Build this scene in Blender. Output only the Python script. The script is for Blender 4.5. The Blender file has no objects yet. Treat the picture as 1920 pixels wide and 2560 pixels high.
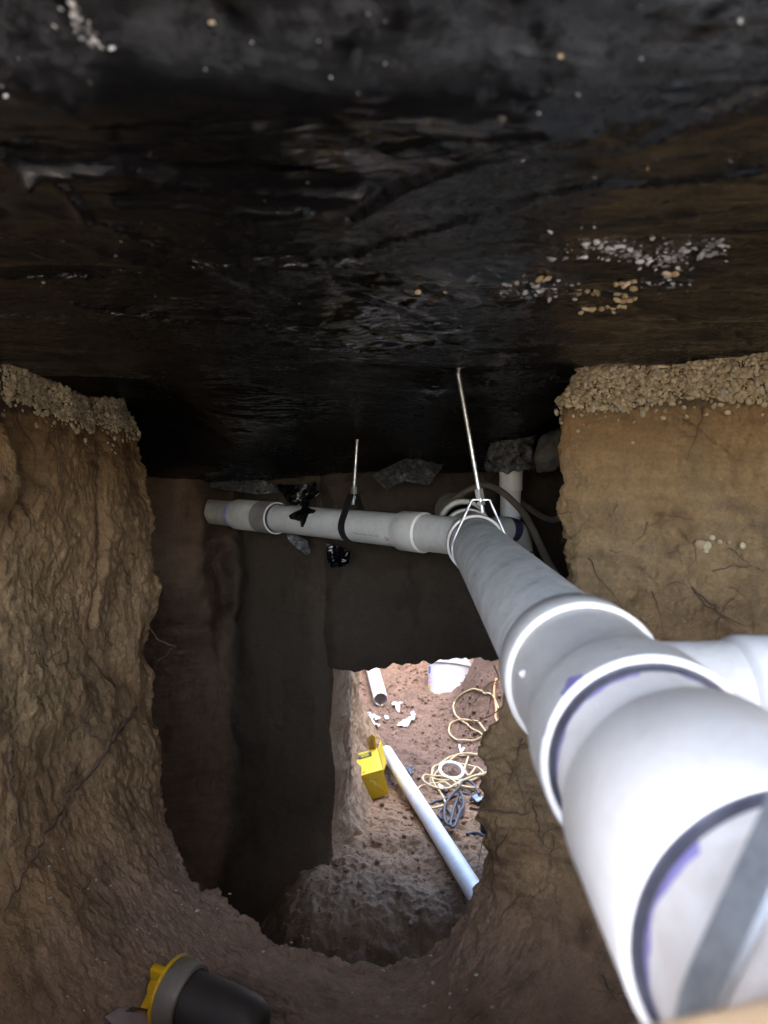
import bpy, bmesh, math, random, bisect
import numpy as np
from mathutils import Vector, Matrix

random.seed(7)
RNG = np.random.default_rng(11)
SC = bpy.context.scene
COL = SC.collection
R = math.radians

# ------------------------------------------------------------------ camera, sky, sun, exposure
F_PX, VPX, VPY = 1770.0, 1030.0, 1160.0            # focal length and pipe vanishing point, in 1920x2560 pixels
YAW = math.atan((VPX - 960) / F_PX)
PITCH = math.atan((1280 - VPY) / math.hypot(F_PX, VPX - 960))
cam_d = bpy.data.cameras.new('camera')
cam = bpy.data.objects.new('camera', cam_d)
COL.objects.link(cam)
SC.camera = cam
cam.location = (0, 0, 0)
cam.rotation_euler = (R(90) - PITCH, 0, YAW)
cam_d.sensor_fit = 'HORIZONTAL'
cam_d.sensor_width = 36.0
cam_d.lens = 36.0 * F_PX / 1920.0
cam_d.clip_start = 0.02
cam_d.clip_end = 400
cam_d.dof.use_dof = True
cam_d.dof.focus_distance = 1.75
cam_d.dof.aperture_fstop = 9.0

SUN_EL, SUN_AZ = R(65), R(165)                     # azimuth clockwise from +Y: behind the camera, to its right
world = bpy.data.worlds.new('World')
SC.world = world
world.use_nodes = True
wn, wl = world.node_tree.nodes, world.node_tree.links
sky = wn.new('ShaderNodeTexSky')
sky.sky_type = 'NISHITA'
sky.sun_disc = False
sky.sun_elevation = SUN_EL
sky.sun_rotation = SUN_AZ
sky.air_density = 1.0
sky.dust_density = 4.0
wn['Background'].inputs['Strength'].default_value = 0.15
wl.new(sky.outputs[0], wn['Background'].inputs['Color'])
sun_d = bpy.data.lights.new('sun', 'SUN')
sun_d.energy = 2.6
sun_d.angle = R(0.6)
sun_d.color = (1.0, 0.94, 0.86)
sun = bpy.data.objects.new('sun', sun_d)
COL.objects.link(sun)
sun_dir = Vector((math.sin(SUN_AZ) * math.cos(SUN_EL), math.cos(SUN_AZ) * math.cos(SUN_EL), math.sin(SUN_EL)))
sun.rotation_euler = sun_dir.to_track_quat('Z', 'Y').to_euler()
sun.location = sun_dir * 30
vs = SC.view_settings
vs.view_transform = 'Standard'
vs.look = 'None'
vs.gamma = 1.0
vs.use_curve_mapping = False
vs.exposure = 4.35
SC.render.engine = 'CYCLES'
SC.cycles.use_denoising = True
SC.cycles.max_bounces = 14
SC.cycles.diffuse_bounces = 8
SC.cycles.glossy_bounces = 5
SC.cycles.caustics_reflective = False
SC.cycles.caustics_refractive = False
SC.cycles.sample_clamp_indirect = 8.0

# ------------------------------------------------------------------ pixel helpers
CR = cam.rotation_euler.to_matrix()


def ray(px, py):
    return CR @ Vector(((px - 960) / F_PX, -(py - 1280) / F_PX, -1.0))


def at(px, py, Y):
    d = ray(px, py)
    return d * (Y / d.y)


# ------------------------------------------------------------------ noise
def _h(ix, iy, iz, s):
    n = (ix.astype(np.uint32) * np.uint32(374761393) + iy.astype(np.uint32) * np.uint32(668265263)
         + iz.astype(np.uint32) * np.uint32(2147483647) + np.uint32(s) * np.uint32(3266489917))
    n = (n ^ (n >> np.uint32(13))) * np.uint32(1274126177)
    n = (n ^ (n >> np.uint32(16))) * np.uint32(2246822519)
    return (n ^ (n >> np.uint32(15)))


def vnoise(x, y, z, s=0):
    x, y, z = np.broadcast_arrays(np.asarray(x, float), np.asarray(y, float), np.asarray(z, float))
    xi, yi, zi = np.floor(x), np.floor(y), np.floor(z)
    fx, fy, fz = x - xi, y - yi, z - zi
    xi, yi, zi = xi.astype(np.int64), yi.astype(np.int64), zi.astype(np.int64)
    u, v, w = (f * f * f * (f * (f * 6 - 15) + 10) for f in (fx, fy, fz))
    out = 0
    for a in (0, 1):
        for b in (0, 1):
            for c in (0, 1):
                h = _h((xi + a) & 0xffffffff, (yi + b) & 0xffffffff, (zi + c) & 0xffffffff, s)
                gx = ((h & np.uint32(1023)).astype(float) / 511.5 - 1)
                gy = (((h >> np.uint32(10)) & np.uint32(1023)).astype(float) / 511.5 - 1)
                gz = (((h >> np.uint32(20)) & np.uint32(1023)).astype(float) / 511.5 - 1)
                d = gx * (fx - a) + gy * (fy - b) + gz * (fz - c)
                out = out + d * (u if a else 1 - u) * (v if b else 1 - v) * (w if c else 1 - w)
    return out


def fbm(x, y, z, oct=4, s=0, gain=0.5, lac=2.03):
    o, a, f = 0, 1.0, 1.0
    for i in range(oct):
        o = o + a * vnoise(np.asarray(x) * f, np.asarray(y) * f, np.asarray(z) * f, s + i * 17)
        a *= gain
        f *= lac
    return o


def ridged(x, y, z, oct=4, s=0):
    o, a, f = 0, 1.0, 1.0
    for i in range(oct):
        o = o + a * (1 - np.abs(vnoise(np.asarray(x) * f, np.asarray(y) * f, np.asarray(z) * f, s + i * 31)) * 2.4)
        a *= 0.5
        f *= 2.1
    return o / 1.9


from mathutils import noise as mn


def sn(x, y, z, s=0):
    return mn.noise(Vector((x + s * 3.17, y + s * 1.91, z + s * 0.73))) * 0.75


def sfbm(x, y, z, oct=4, s=0):
    o, a, f = 0.0, 1.0, 1.0
    for i in range(oct):
        o += a * sn(x * f, y * f, z * f, s + i * 17)
        a *= 0.5
        f *= 2.03
    return o


def sstep(a, b, x):
    t = np.clip((np.asarray(x, float) - a) / (b - a), 0, 1)
    return t * t * (3 - 2 * t)


def pchip(xk, yk, x):
    """monotone cubic; yk may be (n,) or (n,k)"""
    xk, yk, x = np.asarray(xk, float), np.asarray(yk, float), np.asarray(x, float)
    one = yk.ndim == 1
    if one:
        yk = yk[:, None]
    h = np.diff(xk)
    dl = np.diff(yk, axis=0) / h[:, None]
    m = np.zeros_like(yk)
    m[0], m[-1] = dl[0], dl[-1]
    for i in range(1, len(xk) - 1):
        p = dl[i - 1] * dl[i]
        w1, w2 = 2 * h[i] + h[i - 1], h[i] + 2 * h[i - 1]
        with np.errstate(divide='ignore', invalid='ignore'):
            hm = (w1 + w2) / (w1 / dl[i - 1] + w2 / dl[i])
        m[i] = np.where(p > 0, hm, 0)
    k = np.clip(np.searchsorted(xk, x, side='right') - 1, 0, len(xk) - 2)
    t = np.clip((x - xk[k]) / h[k], 0, 1)[..., None]
    hh = h[k][..., None]
    o = ((2 * t**3 - 3 * t**2 + 1) * yk[k] + (t**3 - 2 * t**2 + t) * hh * m[k]
         + (-2 * t**3 + 3 * t**2) * yk[k + 1] + (t**3 - t**2) * hh * m[k + 1])
    return o[..., 0] if one else o


# ------------------------------------------------------------------ object helpers
def link(name, me, mat=None, parent=None, smooth=True):
    o = bpy.data.objects.new(name, me)
    COL.objects.link(o)
    if mat is not None and len(me.materials) == 0:
        me.materials.append(mat)
    if smooth and len(me.polygons):
        me.polygons.foreach_set('use_smooth', [True] * len(me.polygons))
    if parent is not None:
        o.parent = parent
    return o


def mesh(name, V, Fc):
    me = bpy.data.meshes.new(name)
    me.from_pydata([tuple(v) for v in V], [], [tuple(f) for f in Fc])
    me.update()
    return me


def fast_mesh(name, V, Q):
    """V (n,3), Q (m,4) numpy"""
    me = bpy.data.meshes.new(name)
    V = np.ascontiguousarray(V, np.float32)
    Q = np.ascontiguousarray(Q, np.int32)
    me.vertices.add(len(V))
    me.vertices.foreach_set('co', V.ravel())
    me.loops.add(Q.size)
    me.loops.foreach_set('vertex_index', Q.ravel())
    me.polygons.add(len(Q))
    me.polygons.foreach_set('loop_start', np.arange(len(Q), dtype=np.int32) * Q.shape[1])
    me.polygons.foreach_set('loop_total', np.full(len(Q), Q.shape[1], np.int32))
    me.update(calc_edges=True)
    return me


def grid_faces(n, m):
    i = np.arange(n * m).reshape(n, m)
    return np.stack([i[:-1, :-1], i[:-1, 1:], i[1:, 1:], i[1:, :-1]], -1).reshape(-1, 4)


def grid_normals(P):
    du, dv = np.gradient(P, axis=0), np.gradient(P, axis=1)
    n = np.cross(du, dv)
    return n / np.maximum(np.linalg.norm(n, axis=-1, keepdims=True), 1e-12)


def grid_obj(name, P, mat, parent=None, flip=False):
    n, m = P.shape[:2]
    Q = grid_faces(n, m)
    if flip:
        Q = Q[:, ::-1]
    return link(name, fast_mesh(name, P.reshape(-1, 3), Q), mat, parent)


def structure(o):
    o['kind'] = 'structure'
    return o


def empty(name, loc=(0, 0, 0)):
    o = bpy.data.objects.new(name, None)
    o.empty_display_size = 0.05
    COL.objects.link(o)
    o.location = loc
    return o


def tag(o, label, cat, group=None):
    o['label'] = label
    o['category'] = cat
    if group:
        o['group'] = group
    return o


def under(o, root):
    """parent a mesh written in world coordinates to an Empty that has only a location"""
    o.parent = root
    o.matrix_parent_inverse = Matrix.Translation(root.location).inverted()
    return o


def frame(d):
    d = Vector(d).normalized()
    up = Vector((0, 0, 1)) if abs(d.z) < 0.9 else Vector((1, 0, 0))
    u = d.cross(up).normalized()
    return d, u, u.cross(d).normalized()


def lathe(A, d, prof, seg=64, closed=False):
    """profile [(t, r)] round the axis A + t d"""
    A = Vector(A)
    d, u, w = frame(d)
    V, Fc = [], []
    for t, r in prof:
        for k in range(seg):
            a = 2 * math.pi * k / seg
            V.append(A + d * t + (u * math.cos(a) + w * math.sin(a)) * r)
    n = len(prof)
    for i in range(n if closed else n - 1):
        j = (i + 1) % n
        for k in range(seg):
            k2 = (k + 1) % seg
            Fc.append((i * seg + k, j * seg + k, j * seg + k2, i * seg + k2))
    return V, Fc


def join(parts):
    V, Fc = [], []
    for v, f in parts:
        b = len(V)
        V += list(v)
        Fc += [tuple(i + b for i in q) for q in f]
    return V, Fc


def tube(pts, r, seg=10, cap=True):
    pts = [Vector(p) for p in pts]
    n = len(pts)
    rr = r if hasattr(r, '__len__') else [r] * n
    tg = [(pts[min(i + 1, n - 1)] - pts[max(i - 1, 0)]).normalized() for i in range(n)]
    _, u, _ = frame(tg[0])
    V, Fc = [], []
    for i in range(n):
        u = (u - tg[i] * u.dot(tg[i]))
        u = u.normalized() if u.length > 1e-6 else frame(tg[i])[1]
        w = tg[i].cross(u)
        for k in range(seg):
            a = 2 * math.pi * k / seg
            V.append(pts[i] + (u * math.cos(a) + w * math.sin(a)) * rr[i])
    for i in range(n - 1):
        for k in range(seg):
            k2 = (k + 1) % seg
            Fc.append((i * seg + k, i * seg + k2, (i + 1) * seg + k2, (i + 1) * seg + k))
    if cap:
        Fc.append(tuple(range(seg))[::-1])
        Fc.append(tuple((n - 1) * seg + k for k in range(seg)))
    return V, Fc


def spline(pts, n=8):
    """Catmull-Rom through the points"""
    P = [Vector(p) for p in pts]
    P = [P[0] * 2 - P[1]] + P + [P[-1] * 2 - P[-2]]
    o = []
    for i in range(1, len(P) - 2):
        for k in range(n):
            t = k / n
            o.append(0.5 * ((2 * P[i]) + (P[i + 1] - P[i - 1]) * t + (2 * P[i - 1] - 5 * P[i] + 4 * P[i + 1] - P[i + 2]) * t * t
                            + (3 * P[i] - P[i - 1] - 3 * P[i + 1] + P[i + 2]) * t**3))
    o.append(P[-2])
    return o


def box_vf(c, u, v, w):
    """box from centre and three half-extent vectors"""
    c, u, v, w = map(Vector, (c, u, v, w))
    V = [c + u * a + v * b + w * e for a in (-1, 1) for b in (-1, 1) for e in (-1, 1)]
    Fc = [(0, 1, 3, 2), (4, 6, 7, 5), (0, 4, 5, 1), (2, 3, 7, 6), (0, 2, 6, 4), (1, 5, 7, 3)]
    return V, Fc


def bevelled(me, w, seg=2):
    bm = bmesh.new()
    bm.from_mesh(me)
    bmesh.ops.bevel(bm, geom=bm.edges[:], offset=w, segments=seg, affect='EDGES', profile=0.5)
    bm.to_mesh(me)
    bm.free()
    return me


def patch(name, poly, fn, mat, parent=None, cuts=4, thick=0.0012, sub=2):
    """a flat outline (in pixels) filled, subdivided, set in space by fn(px, py) and given thickness"""
    bm = bmesh.new()
    vs_ = [bm.verts.new((x, y, 0)) for x, y in poly]
    f = bm.faces.new(vs_)
    bmesh.ops.triangulate(bm, faces=[f])
    for _ in range(sub):
        bmesh.ops.subdivide_edges(bm, edges=bm.edges[:], cuts=1, use_grid_fill=True)
        bmesh.ops.triangulate(bm, faces=bm.faces[:])
    for v in bm.verts:
        v.co = fn(v.co.x, v.co.y)
    bm.normal_update()
    bmesh.ops.solidify(bm, geom=bm.faces[:], thickness=thick)
    me = bpy.data.meshes.new(name)
    bm.to_mesh(me)
    bm.free()
    return link(name, me, mat, parent)


# ------------------------------------------------------------------ materials
class NT:
    def __init__(self, name):
        self.m = bpy.data.materials.new(name)
        self.m.use_nodes = True
        self.t = self.m.node_tree
        self.b = self.t.nodes['Principled BSDF']
        self.co = self.t.nodes.new('ShaderNodeTexCoord')

    def n(self, typ, **kw):
        nd = self.t.nodes.new(typ)
        for k, v in kw.items():
            if k.startswith('i_'):
                nd.inputs[k[2:].replace('_', ' ')].default_value = v
            else:
                setattr(nd, k, v)
        return nd

    def l(self, a, b):
        self.t.links.new(a, b)

    def vec(self, scale=(1, 1, 1), rot=(0, 0, 0), src='Object'):
        mp = self.n('ShaderNodeMapping')
        mp.inputs['Scale'].default_value = scale
        mp.inputs['Rotation'].default_value = rot
        self.l(self.co.outputs[src], mp.inputs['Vector'])
        return mp.outputs[0]

    def noise(self, scale, detail=6, rough=0.55, vec=None, dist=0.0):
        nd = self.n('ShaderNodeTexNoise', i_Scale=scale, i_Detail=detail, i_Roughness=rough, i_Distortion=dist)
        self.l(vec if vec is not None else self.co.outputs['Object'], nd.inputs['Vector'])
        return nd.outputs['Fac']

    def ramp(self, fac, stops, interp='LINEAR'):
        nd = self.n('ShaderNodeValToRGB')
        nd.color_ramp.interpolation = interp
        el = nd.color_ramp.elements
        while len(el) > 1:
            el.remove(el[-1])
        for i, (p, c) in enumerate(stops):
            e = el[0] if i == 0 else el.new(p)
            e.position = p
            e.color = (*c, 1) if hasattr(c, '__len__') else (c, c, c, 1)
        self.l(fac, nd.inputs[0])
        return nd.outputs[0]

    def mix(self, fac, a, b, typ='MIX'):
        nd = self.n('ShaderNodeMix', data_type='RGBA', blend_type=typ)
        for s, v in ((nd.inputs[0], fac), (nd.inputs[6], a), (nd.inputs[7], b)):
            if hasattr(v, 'node'):
                self.l(v, s)
            elif hasattr(v, '__len__'):
                s.default_value = (*v, 1)
            else:
                s.default_value = v
        return nd.outputs[2]

    def math(self, op, a, b=0.0):
        nd = self.n('ShaderNodeMath', operation=op)
        for s, v in ((nd.inputs[0], a), (nd.inputs[1], b)):
            if hasattr(v, 'node'):
                self.l(v, s)
            else:
                s.default_value = v
        return nd.outputs[0]

    def bump(self, h, strength=0.5, dist=0.01, prev=None):
        nd = self.n('ShaderNodeBump', i_Strength=strength, i_Distance=dist)
        self.l(h, nd.inputs['Height'])
        if prev is not None:
            self.l(prev, nd.inputs['Normal'])
        return nd.outputs[0]

    def done(self, color, rough=0.9, normal=None, metal=0.0, spec=None, **kw):
        for nm, v in (('Base Color', color), ('Roughness', rough), ('Metallic', metal)):
            s = self.b.inputs[nm]
            if hasattr(v, 'node'):
                self.l(v, s)
            elif hasattr(v, '__len__'):
                s.default_value = (*v, 1)
            else:
                s.default_value = v
        if normal is not None:
            self.l(normal, self.b.inputs['Normal'])
        if spec is not None:
            self.b.inputs['Specular IOR Level'].default_value = spec
        for k, v in kw.items():
            self.b.inputs[k].default_value = v
        return self.m


def soil_color(t, c0, c1, c2, c3, streak):
    big = t.noise(3.1, 5, 0.6, dist=0.6)
    col = t.ramp(big, [(0.30, c0), (0.46, c1), (0.60, c2), (0.75, c3)])
    if streak:
        st = t.noise(1.0, 5, 0.6, vec=t.vec((9, 9, 60)))
        col = t.mix(t.ramp(st, [(0.40, 0), (0.70, 0.55)]), col, tuple(x * 1.35 for x in c1))
    blot = t.noise(9, 3, 0.5, vec=t.vec((1, 1, 0.7), (0.3, 0.2, 0.9)))
    return t.mix(t.ramp(blot, [(0.60, 0.0), (0.68, 0.55)]), col, tuple(x * 0.6 for x in c0))


def soil_finish(t, col, dark, grit=1.0):
    med = t.noise(24, 6, 0.65)
    col = t.mix(t.ramp(med, [(0.35, 0.0), (0.8, 0.5)]), col, dark)
    fine = t.noise(160, 4, 0.7)
    col = t.mix(t.ramp(fine, [(0.3, 0.35), (0.6, 0.0)]), col, tuple(x * 0.6 for x in dark))
    specks = t.n('ShaderNodeTexVoronoi', i_Scale=55.0)
    t.l(t.co.outputs['Object'], specks.inputs['Vector'])
    sp = t.math('MULTIPLY', t.ramp(specks.outputs['Distance'], [(0.07, 1.0), (0.13, 0.0)]), t.ramp(t.noise(7, 2), [(0.5, 0), (0.62, 0.8)]))
    col = t.mix(sp, col, tuple(min(0.42, x * 3.2) for x in dark))
    b = t.bump(med, 0.55 * grit, 0.012)
    b = t.bump(fine, 0.55 * grit, 0.003, b)
    b = t.bump(t.noise(420, 2, 0.6), 0.35 * grit, 0.001, b)
    return t.done(col, 0.95, b, spec=0.15)


def soil(name, c0, c1, c2, c3, streak=True, grit=1.0):
    """earth: two broad tints, dark stains, fine grain; bedding streaks run level"""
    t = NT(name)
    return soil_finish(t, soil_color(t, c0, c1, c2, c3, streak), tuple(x * 0.55 for x in c1), grit)


def axis_mask(t, axis, a, b, wob=0.12, sc=6.0):
    sx = t.n('ShaderNodeSeparateXYZ')
    t.l(t.co.outputs['Object'], sx.inputs[0])
    v = t.math('ADD', sx.outputs[axis], t.math('MULTIPLY', t.math('SUBTRACT', t.noise(sc, 5, 0.65), 0.5), wob))
    mr = t.n('ShaderNodeMapRange', interpolation_type='SMOOTHSTEP')
    mr.inputs['From Min'].default_value = a
    mr.inputs['From Max'].default_value = b
    t.l(v, mr.inputs['Value'])
    return mr.outputs[0]


def soil_shell():
    """the tunnel: tan bank on the right, browner bank on the left, trampled floor, gritty seam under the slab"""
    t = NT('soil_tunnel')
    left = soil_color(t, (0.17, 0.10, 0.056), (0.29, 0.18, 0.092), (0.215, 0.145, 0.072), (0.35, 0.215, 0.10), True)
    right = soil_color(t, (0.145, 0.085, 0.045), (0.275, 0.178, 0.088), (0.225, 0.155, 0.088), (0.34, 0.212, 0.078), True)
    fl = soil_color(t, (0.23, 0.16, 0.118), (0.30, 0.21, 0.155), (0.26, 0.18, 0.135), (0.33, 0.235, 0.175), False)
    col = t.mix(axis_mask(t, 0, -0.1, 0.2), left, right)
    col = t.mix(axis_mask(t, 2, -0.74, -1.02, 0.25), col, fl)
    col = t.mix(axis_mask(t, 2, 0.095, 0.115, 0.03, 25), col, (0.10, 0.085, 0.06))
    # hairline cracks where the clay has dried
    vo = t.n('ShaderNodeTexVoronoi', feature='DISTANCE_TO_EDGE', i_Scale=7.0)
    wp = t.n('ShaderNodeVectorMath', operation='ADD')
    wn_ = t.n('ShaderNodeTexNoise', i_Scale=9.0, i_Detail=5.0, i_Roughness=0.7)
    sc_ = t.n('ShaderNodeVectorMath', operation='SCALE')
    sc_.inputs['Scale'].default_value = 0.07
    t.l(t.co.outputs['Object'], wn_.inputs['Vector'])
    t.l(wn_.outputs['Color'], sc_.inputs[0])
    t.l(t.co.outputs['Object'], wp.inputs[0])
    t.l(sc_.outputs[0], wp.inputs[1])
    t.l(wp.outputs[0], vo.inputs['Vector'])
    ck = t.math('MULTIPLY', t.ramp(vo.outputs['Distance'], [(0.004, 1.0), (0.022, 0.0)]), t.ramp(t.noise(4.0, 3), [(0.54, 0.0), (0.64, 0.4)]))
    col = t.mix(ck, col, (0.055, 0.034, 0.022))
    return soil_finish(t, col, (0.12, 0.082, 0.05), 1.3)


M_SHELL = soil_shell()


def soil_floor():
    """brown floor earth, pinkish further out, in three tones by depth"""
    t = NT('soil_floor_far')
    soil_near = soil_color(t, (0.14, 0.098, 0.066), (0.18, 0.128, 0.088), (0.155, 0.11, 0.077), (0.205, 0.148, 0.10), False)
    soil_mid = soil_color(t, (0.25, 0.150, 0.082), (0.34, 0.208, 0.118), (0.295, 0.18, 0.10), (0.39, 0.25, 0.145), False)
    soil_far = soil_color(t, (0.125, 0.080, 0.057), (0.19, 0.122, 0.088), (0.16, 0.104, 0.074), (0.23, 0.152, 0.112), False)
    return soil_finish(t, t.mix(axis_mask(t, 1, 2.7, 3.5, 0.5, 5), t.mix(axis_mask(t, 1, 2.10, 2.55, 0.4, 5), soil_near, soil_mid), soil_far), (0.12, 0.08, 0.055), 1.5)  # depth mix paints the fall-off of daylight into the soil tone


M_FLOORFAR = soil_floor()
M_ENTRY = soil('soil_entry', (0.24, 0.205, 0.165), (0.33, 0.285, 0.235), (0.29, 0.25, 0.205), (0.37, 0.325, 0.27), streak=False)
M_RIGHT = soil('soil_right', (0.20, 0.115, 0.055), (0.31, 0.20, 0.095), (0.24, 0.15, 0.075), (0.38, 0.24, 0.105))
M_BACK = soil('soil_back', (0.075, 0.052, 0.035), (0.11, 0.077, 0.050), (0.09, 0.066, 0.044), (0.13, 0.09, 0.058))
M_PIT = soil('soil_pit', (0.14, 0.09, 0.064), (0.20, 0.13, 0.094), (0.17, 0.112, 0.08), (0.24, 0.16, 0.118), streak=False, grit=1.3)
M_JAMB = soil('soil_jamb', (0.17, 0.105, 0.062), (0.30, 0.205, 0.125), (0.23, 0.15, 0.088), (0.36, 0.26, 0.165), grit=1.6)


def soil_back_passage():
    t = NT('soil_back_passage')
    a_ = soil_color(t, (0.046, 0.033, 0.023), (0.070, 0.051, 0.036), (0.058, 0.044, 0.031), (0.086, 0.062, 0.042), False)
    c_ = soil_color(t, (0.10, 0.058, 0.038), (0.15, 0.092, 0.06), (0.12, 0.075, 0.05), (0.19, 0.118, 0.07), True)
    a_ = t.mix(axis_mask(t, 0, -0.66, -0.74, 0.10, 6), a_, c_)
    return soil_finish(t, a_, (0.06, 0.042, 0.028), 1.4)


M_BP = soil_back_passage()
M_BANK = soil('soil_bank', (0.17, 0.095, 0.045), (0.25, 0.15, 0.07), (0.21, 0.12, 0.057), (0.28, 0.18, 0.09))


def concrete(name, c):
    t = NT(name)
    a = t.noise(18, 7, 0.65)
    col = t.mix(t.ramp(a, [(0.35, 0), (0.7, 1)]), tuple(x * 0.6 for x in c), c)
    col = t.mix(t.ramp(t.noise(3.5, 4), [(0.45, 0.0), (0.65, 0.8)]), col, tuple(min(x * 0.5, 0.09) for x in c))
    return t.done(col, 0.92, t.bump(a, 0.6, 0.006))


M_CONC = concrete('concrete', (0.30, 0.28, 0.25))
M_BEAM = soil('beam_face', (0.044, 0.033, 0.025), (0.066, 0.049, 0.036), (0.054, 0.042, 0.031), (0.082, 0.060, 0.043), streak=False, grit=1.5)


def plastic_film():
    t = NT('black_film')
    dust = t.noise(2.4, 6, 0.65, dist=0.8)
    fine = t.noise(70, 5, 0.7)
    d = t.math('MULTIPLY', t.ramp(dust, [(0.45, 0.0), (0.75, 1.0)]), t.ramp(fine, [(0.40, 0.1), (0.68, 1.0)]))
    col = t.mix(d, (0.0020, 0.0023, 0.0031), (0.0052, 0.0051, 0.0053))
    g = t.math('MULTIPLY', t.ramp(t.noise(3.3, 4, 0.6, vec=t.vec((1, 1, 1), (0.4, 0, 1.0))), [(0.46, 0), (0.68, 1)]), t.ramp(t.noise(120, 3, 0.7), [(0.48, 0.0), (0.64, 1.0)]))
    col = t.mix(t.math('MULTIPLY', g, 0.6), col, (0.040, 0.043, 0.050))
    sp = t.n('ShaderNodeTexVoronoi', i_Scale=46.0)
    t.l(t.co.outputs['Object'], sp.inputs['Vector'])
    s = t.math('MULTIPLY', t.ramp(sp.outputs['Distance'], [(0.05, 1.0), (0.12, 0.0)]), t.ramp(t.noise(11, 2), [(0.54, 0), (0.64, 0.8)]))
    col = t.mix(s, col, (0.12, 0.115, 0.105))
    # bluish-grey band painting the skylight on the first fold
    sky_band = t.math('MULTIPLY', axis_mask(t, 1, 0.365, 0.335, 0.05, 14), t.ramp(t.noise(30, 7, 0.8, dist=0.3), [(0.40, 0.0), (0.75, 1.0)]))
    col = t.mix(t.math('MULTIPLY', sky_band, 0.5), col, (0.075, 0.083, 0.100))
    rough = t.ramp(t.math('ADD', t.math('MULTIPLY', d, 0.6), t.math('MULTIPLY', t.noise(40, 4), 0.35)), [(0.12, 0.10), (0.6, 0.45)])
    # tight crinkles of thin sheet: sharp-crested, in drifts
    m = t.math('MULTIPLY', t.ramp(t.noise(2.6, 3, 0.5), [(0.40, 0.05), (0.62, 1.0)]), t.math('ADD', 0.10, t.math('MULTIPLY', axis_mask(t, 1, 0.50, 0.82, 0.25, 5), 0.9)))

    def crest(vec, sc=1.0, dist=0.6):
        n_ = t.noise(sc, 3, 0.5, vec=vec, dist=dist)
        return t.math('SUBTRACT', 1.0, t.math('ABSOLUTE', t.math('MULTIPLY', t.math('SUBTRACT', n_, 0.5), 5.0)))
    w1 = crest(t.vec((5, 20, 8), (0, 0, R(16))))
    w2 = t.math('MULTIPLY', crest(t.vec((22, 64, 30), (0, 0, R(-10))), 1.0, 1.2), m)
    w3 = t.math('MULTIPLY', crest(t.vec((60, 130, 60), (0, 0, R(22))), 1.0, 1.0), m)
    b = t.bump(t.math('MULTIPLY', w1, t.ramp(t.noise(3.7, 2, 0.5), [(0.42, 0.05), (0.66, 1.0)])), 0.5, 0.004)
    b = t.bump(w2, 0.8, 0.003, b)
    b = t.bump(w3, 0.6, 0.0012, b)
    return t.done(col, rough, b, spec=0.5)


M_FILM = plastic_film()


def film_dusty():
    t = NT('dusty_film')
    f = t.noise(85, 5, 0.7)
    col = t.mix(t.ramp(f, [(0.42, 0.0), (0.66, 1.0)]), (0.012, 0.012, 0.013), (0.16, 0.16, 0.165))
    b = t.bump(t.noise(1.0, 6, 0.6, vec=t.vec((40, 90, 60)), dist=0.8), 0.8, 0.008)
    return t.done(col, t.ramp(f, [(0.3, 0.3), (0.7, 0.75)]), b)


M_FILM2 = film_dusty()


def bulge_mat():
    t = NT('film_over_stone')
    f = t.noise(150, 4, 0.7)
    isl = t.n('ShaderNodeObjectInfo').outputs['Random']
    k = t.math('ADD', t.math('MULTIPLY', isl, 0.35), f)
    col = t.mix(t.ramp(k, [(0.55, 0.0), (0.85, 1.0)]), (0.09, 0.094, 0.105), (0.60, 0.63, 0.68))
    return t.done(col, 0.45, t.bump(f, 0.4, 0.002))


M_BULGE = bulge_mat()


def pebble_mat(name, stops, isl=False, dirt=(0.10, 0.08, 0.05)):
    t = NT(name)
    r = t.n('ShaderNodeNewGeometry').outputs['Random Per Island'] if isl else t.n('ShaderNodeObjectInfo').outputs['Random']
    col = t.ramp(r, stops)
    f = t.noise(110, 4, 0.7)
    col = t.mix(t.ramp(f, [(0.40, 0.6), (0.60, 0.0)]), col, dirt)
    return t.done(col, 0.75, t.bump(f, 0.35, 0.002))


ST_R = [(0.0, (0.38, 0.31, 0.19)), (0.35, (0.55, 0.47, 0.31)), (0.7, (0.62, 0.54, 0.38)), (0.92, (0.62, 0.56, 0.43)), (1.0, (0.55, 0.53, 0.48))]
ST_C = [(0.0, (0.32, 0.21, 0.13)), (0.4, (0.48, 0.40, 0.25)), (0.8, (0.52, 0.45, 0.31)), (1.0, (0.58, 0.53, 0.44))]
M_PEB = pebble_mat('pebble', ST_R)
M_PEB_S = pebble_mat('pebble_mass', ST_R, True)
M_PEB_C = pebble_mat('pebble_tan', ST_C, dirt=(0.35, 0.25, 0.14))
M_CRUMB = pebble_mat('crumb', [(0.0, (0.09, 0.058, 0.042)), (0.55, (0.19, 0.125, 0.092)), (0.9, (0.25, 0.18, 0.14)), (1.0, (0.45, 0.42, 0.38))], True, (0.13, 0.085, 0.058))
M_FLECK = pebble_mat('fleck', [(0.0, (0.30, 0.25, 0.20)), (1.0, (0.5, 0.47, 0.42))], True, (0.3, 0.22, 0.15))


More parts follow.
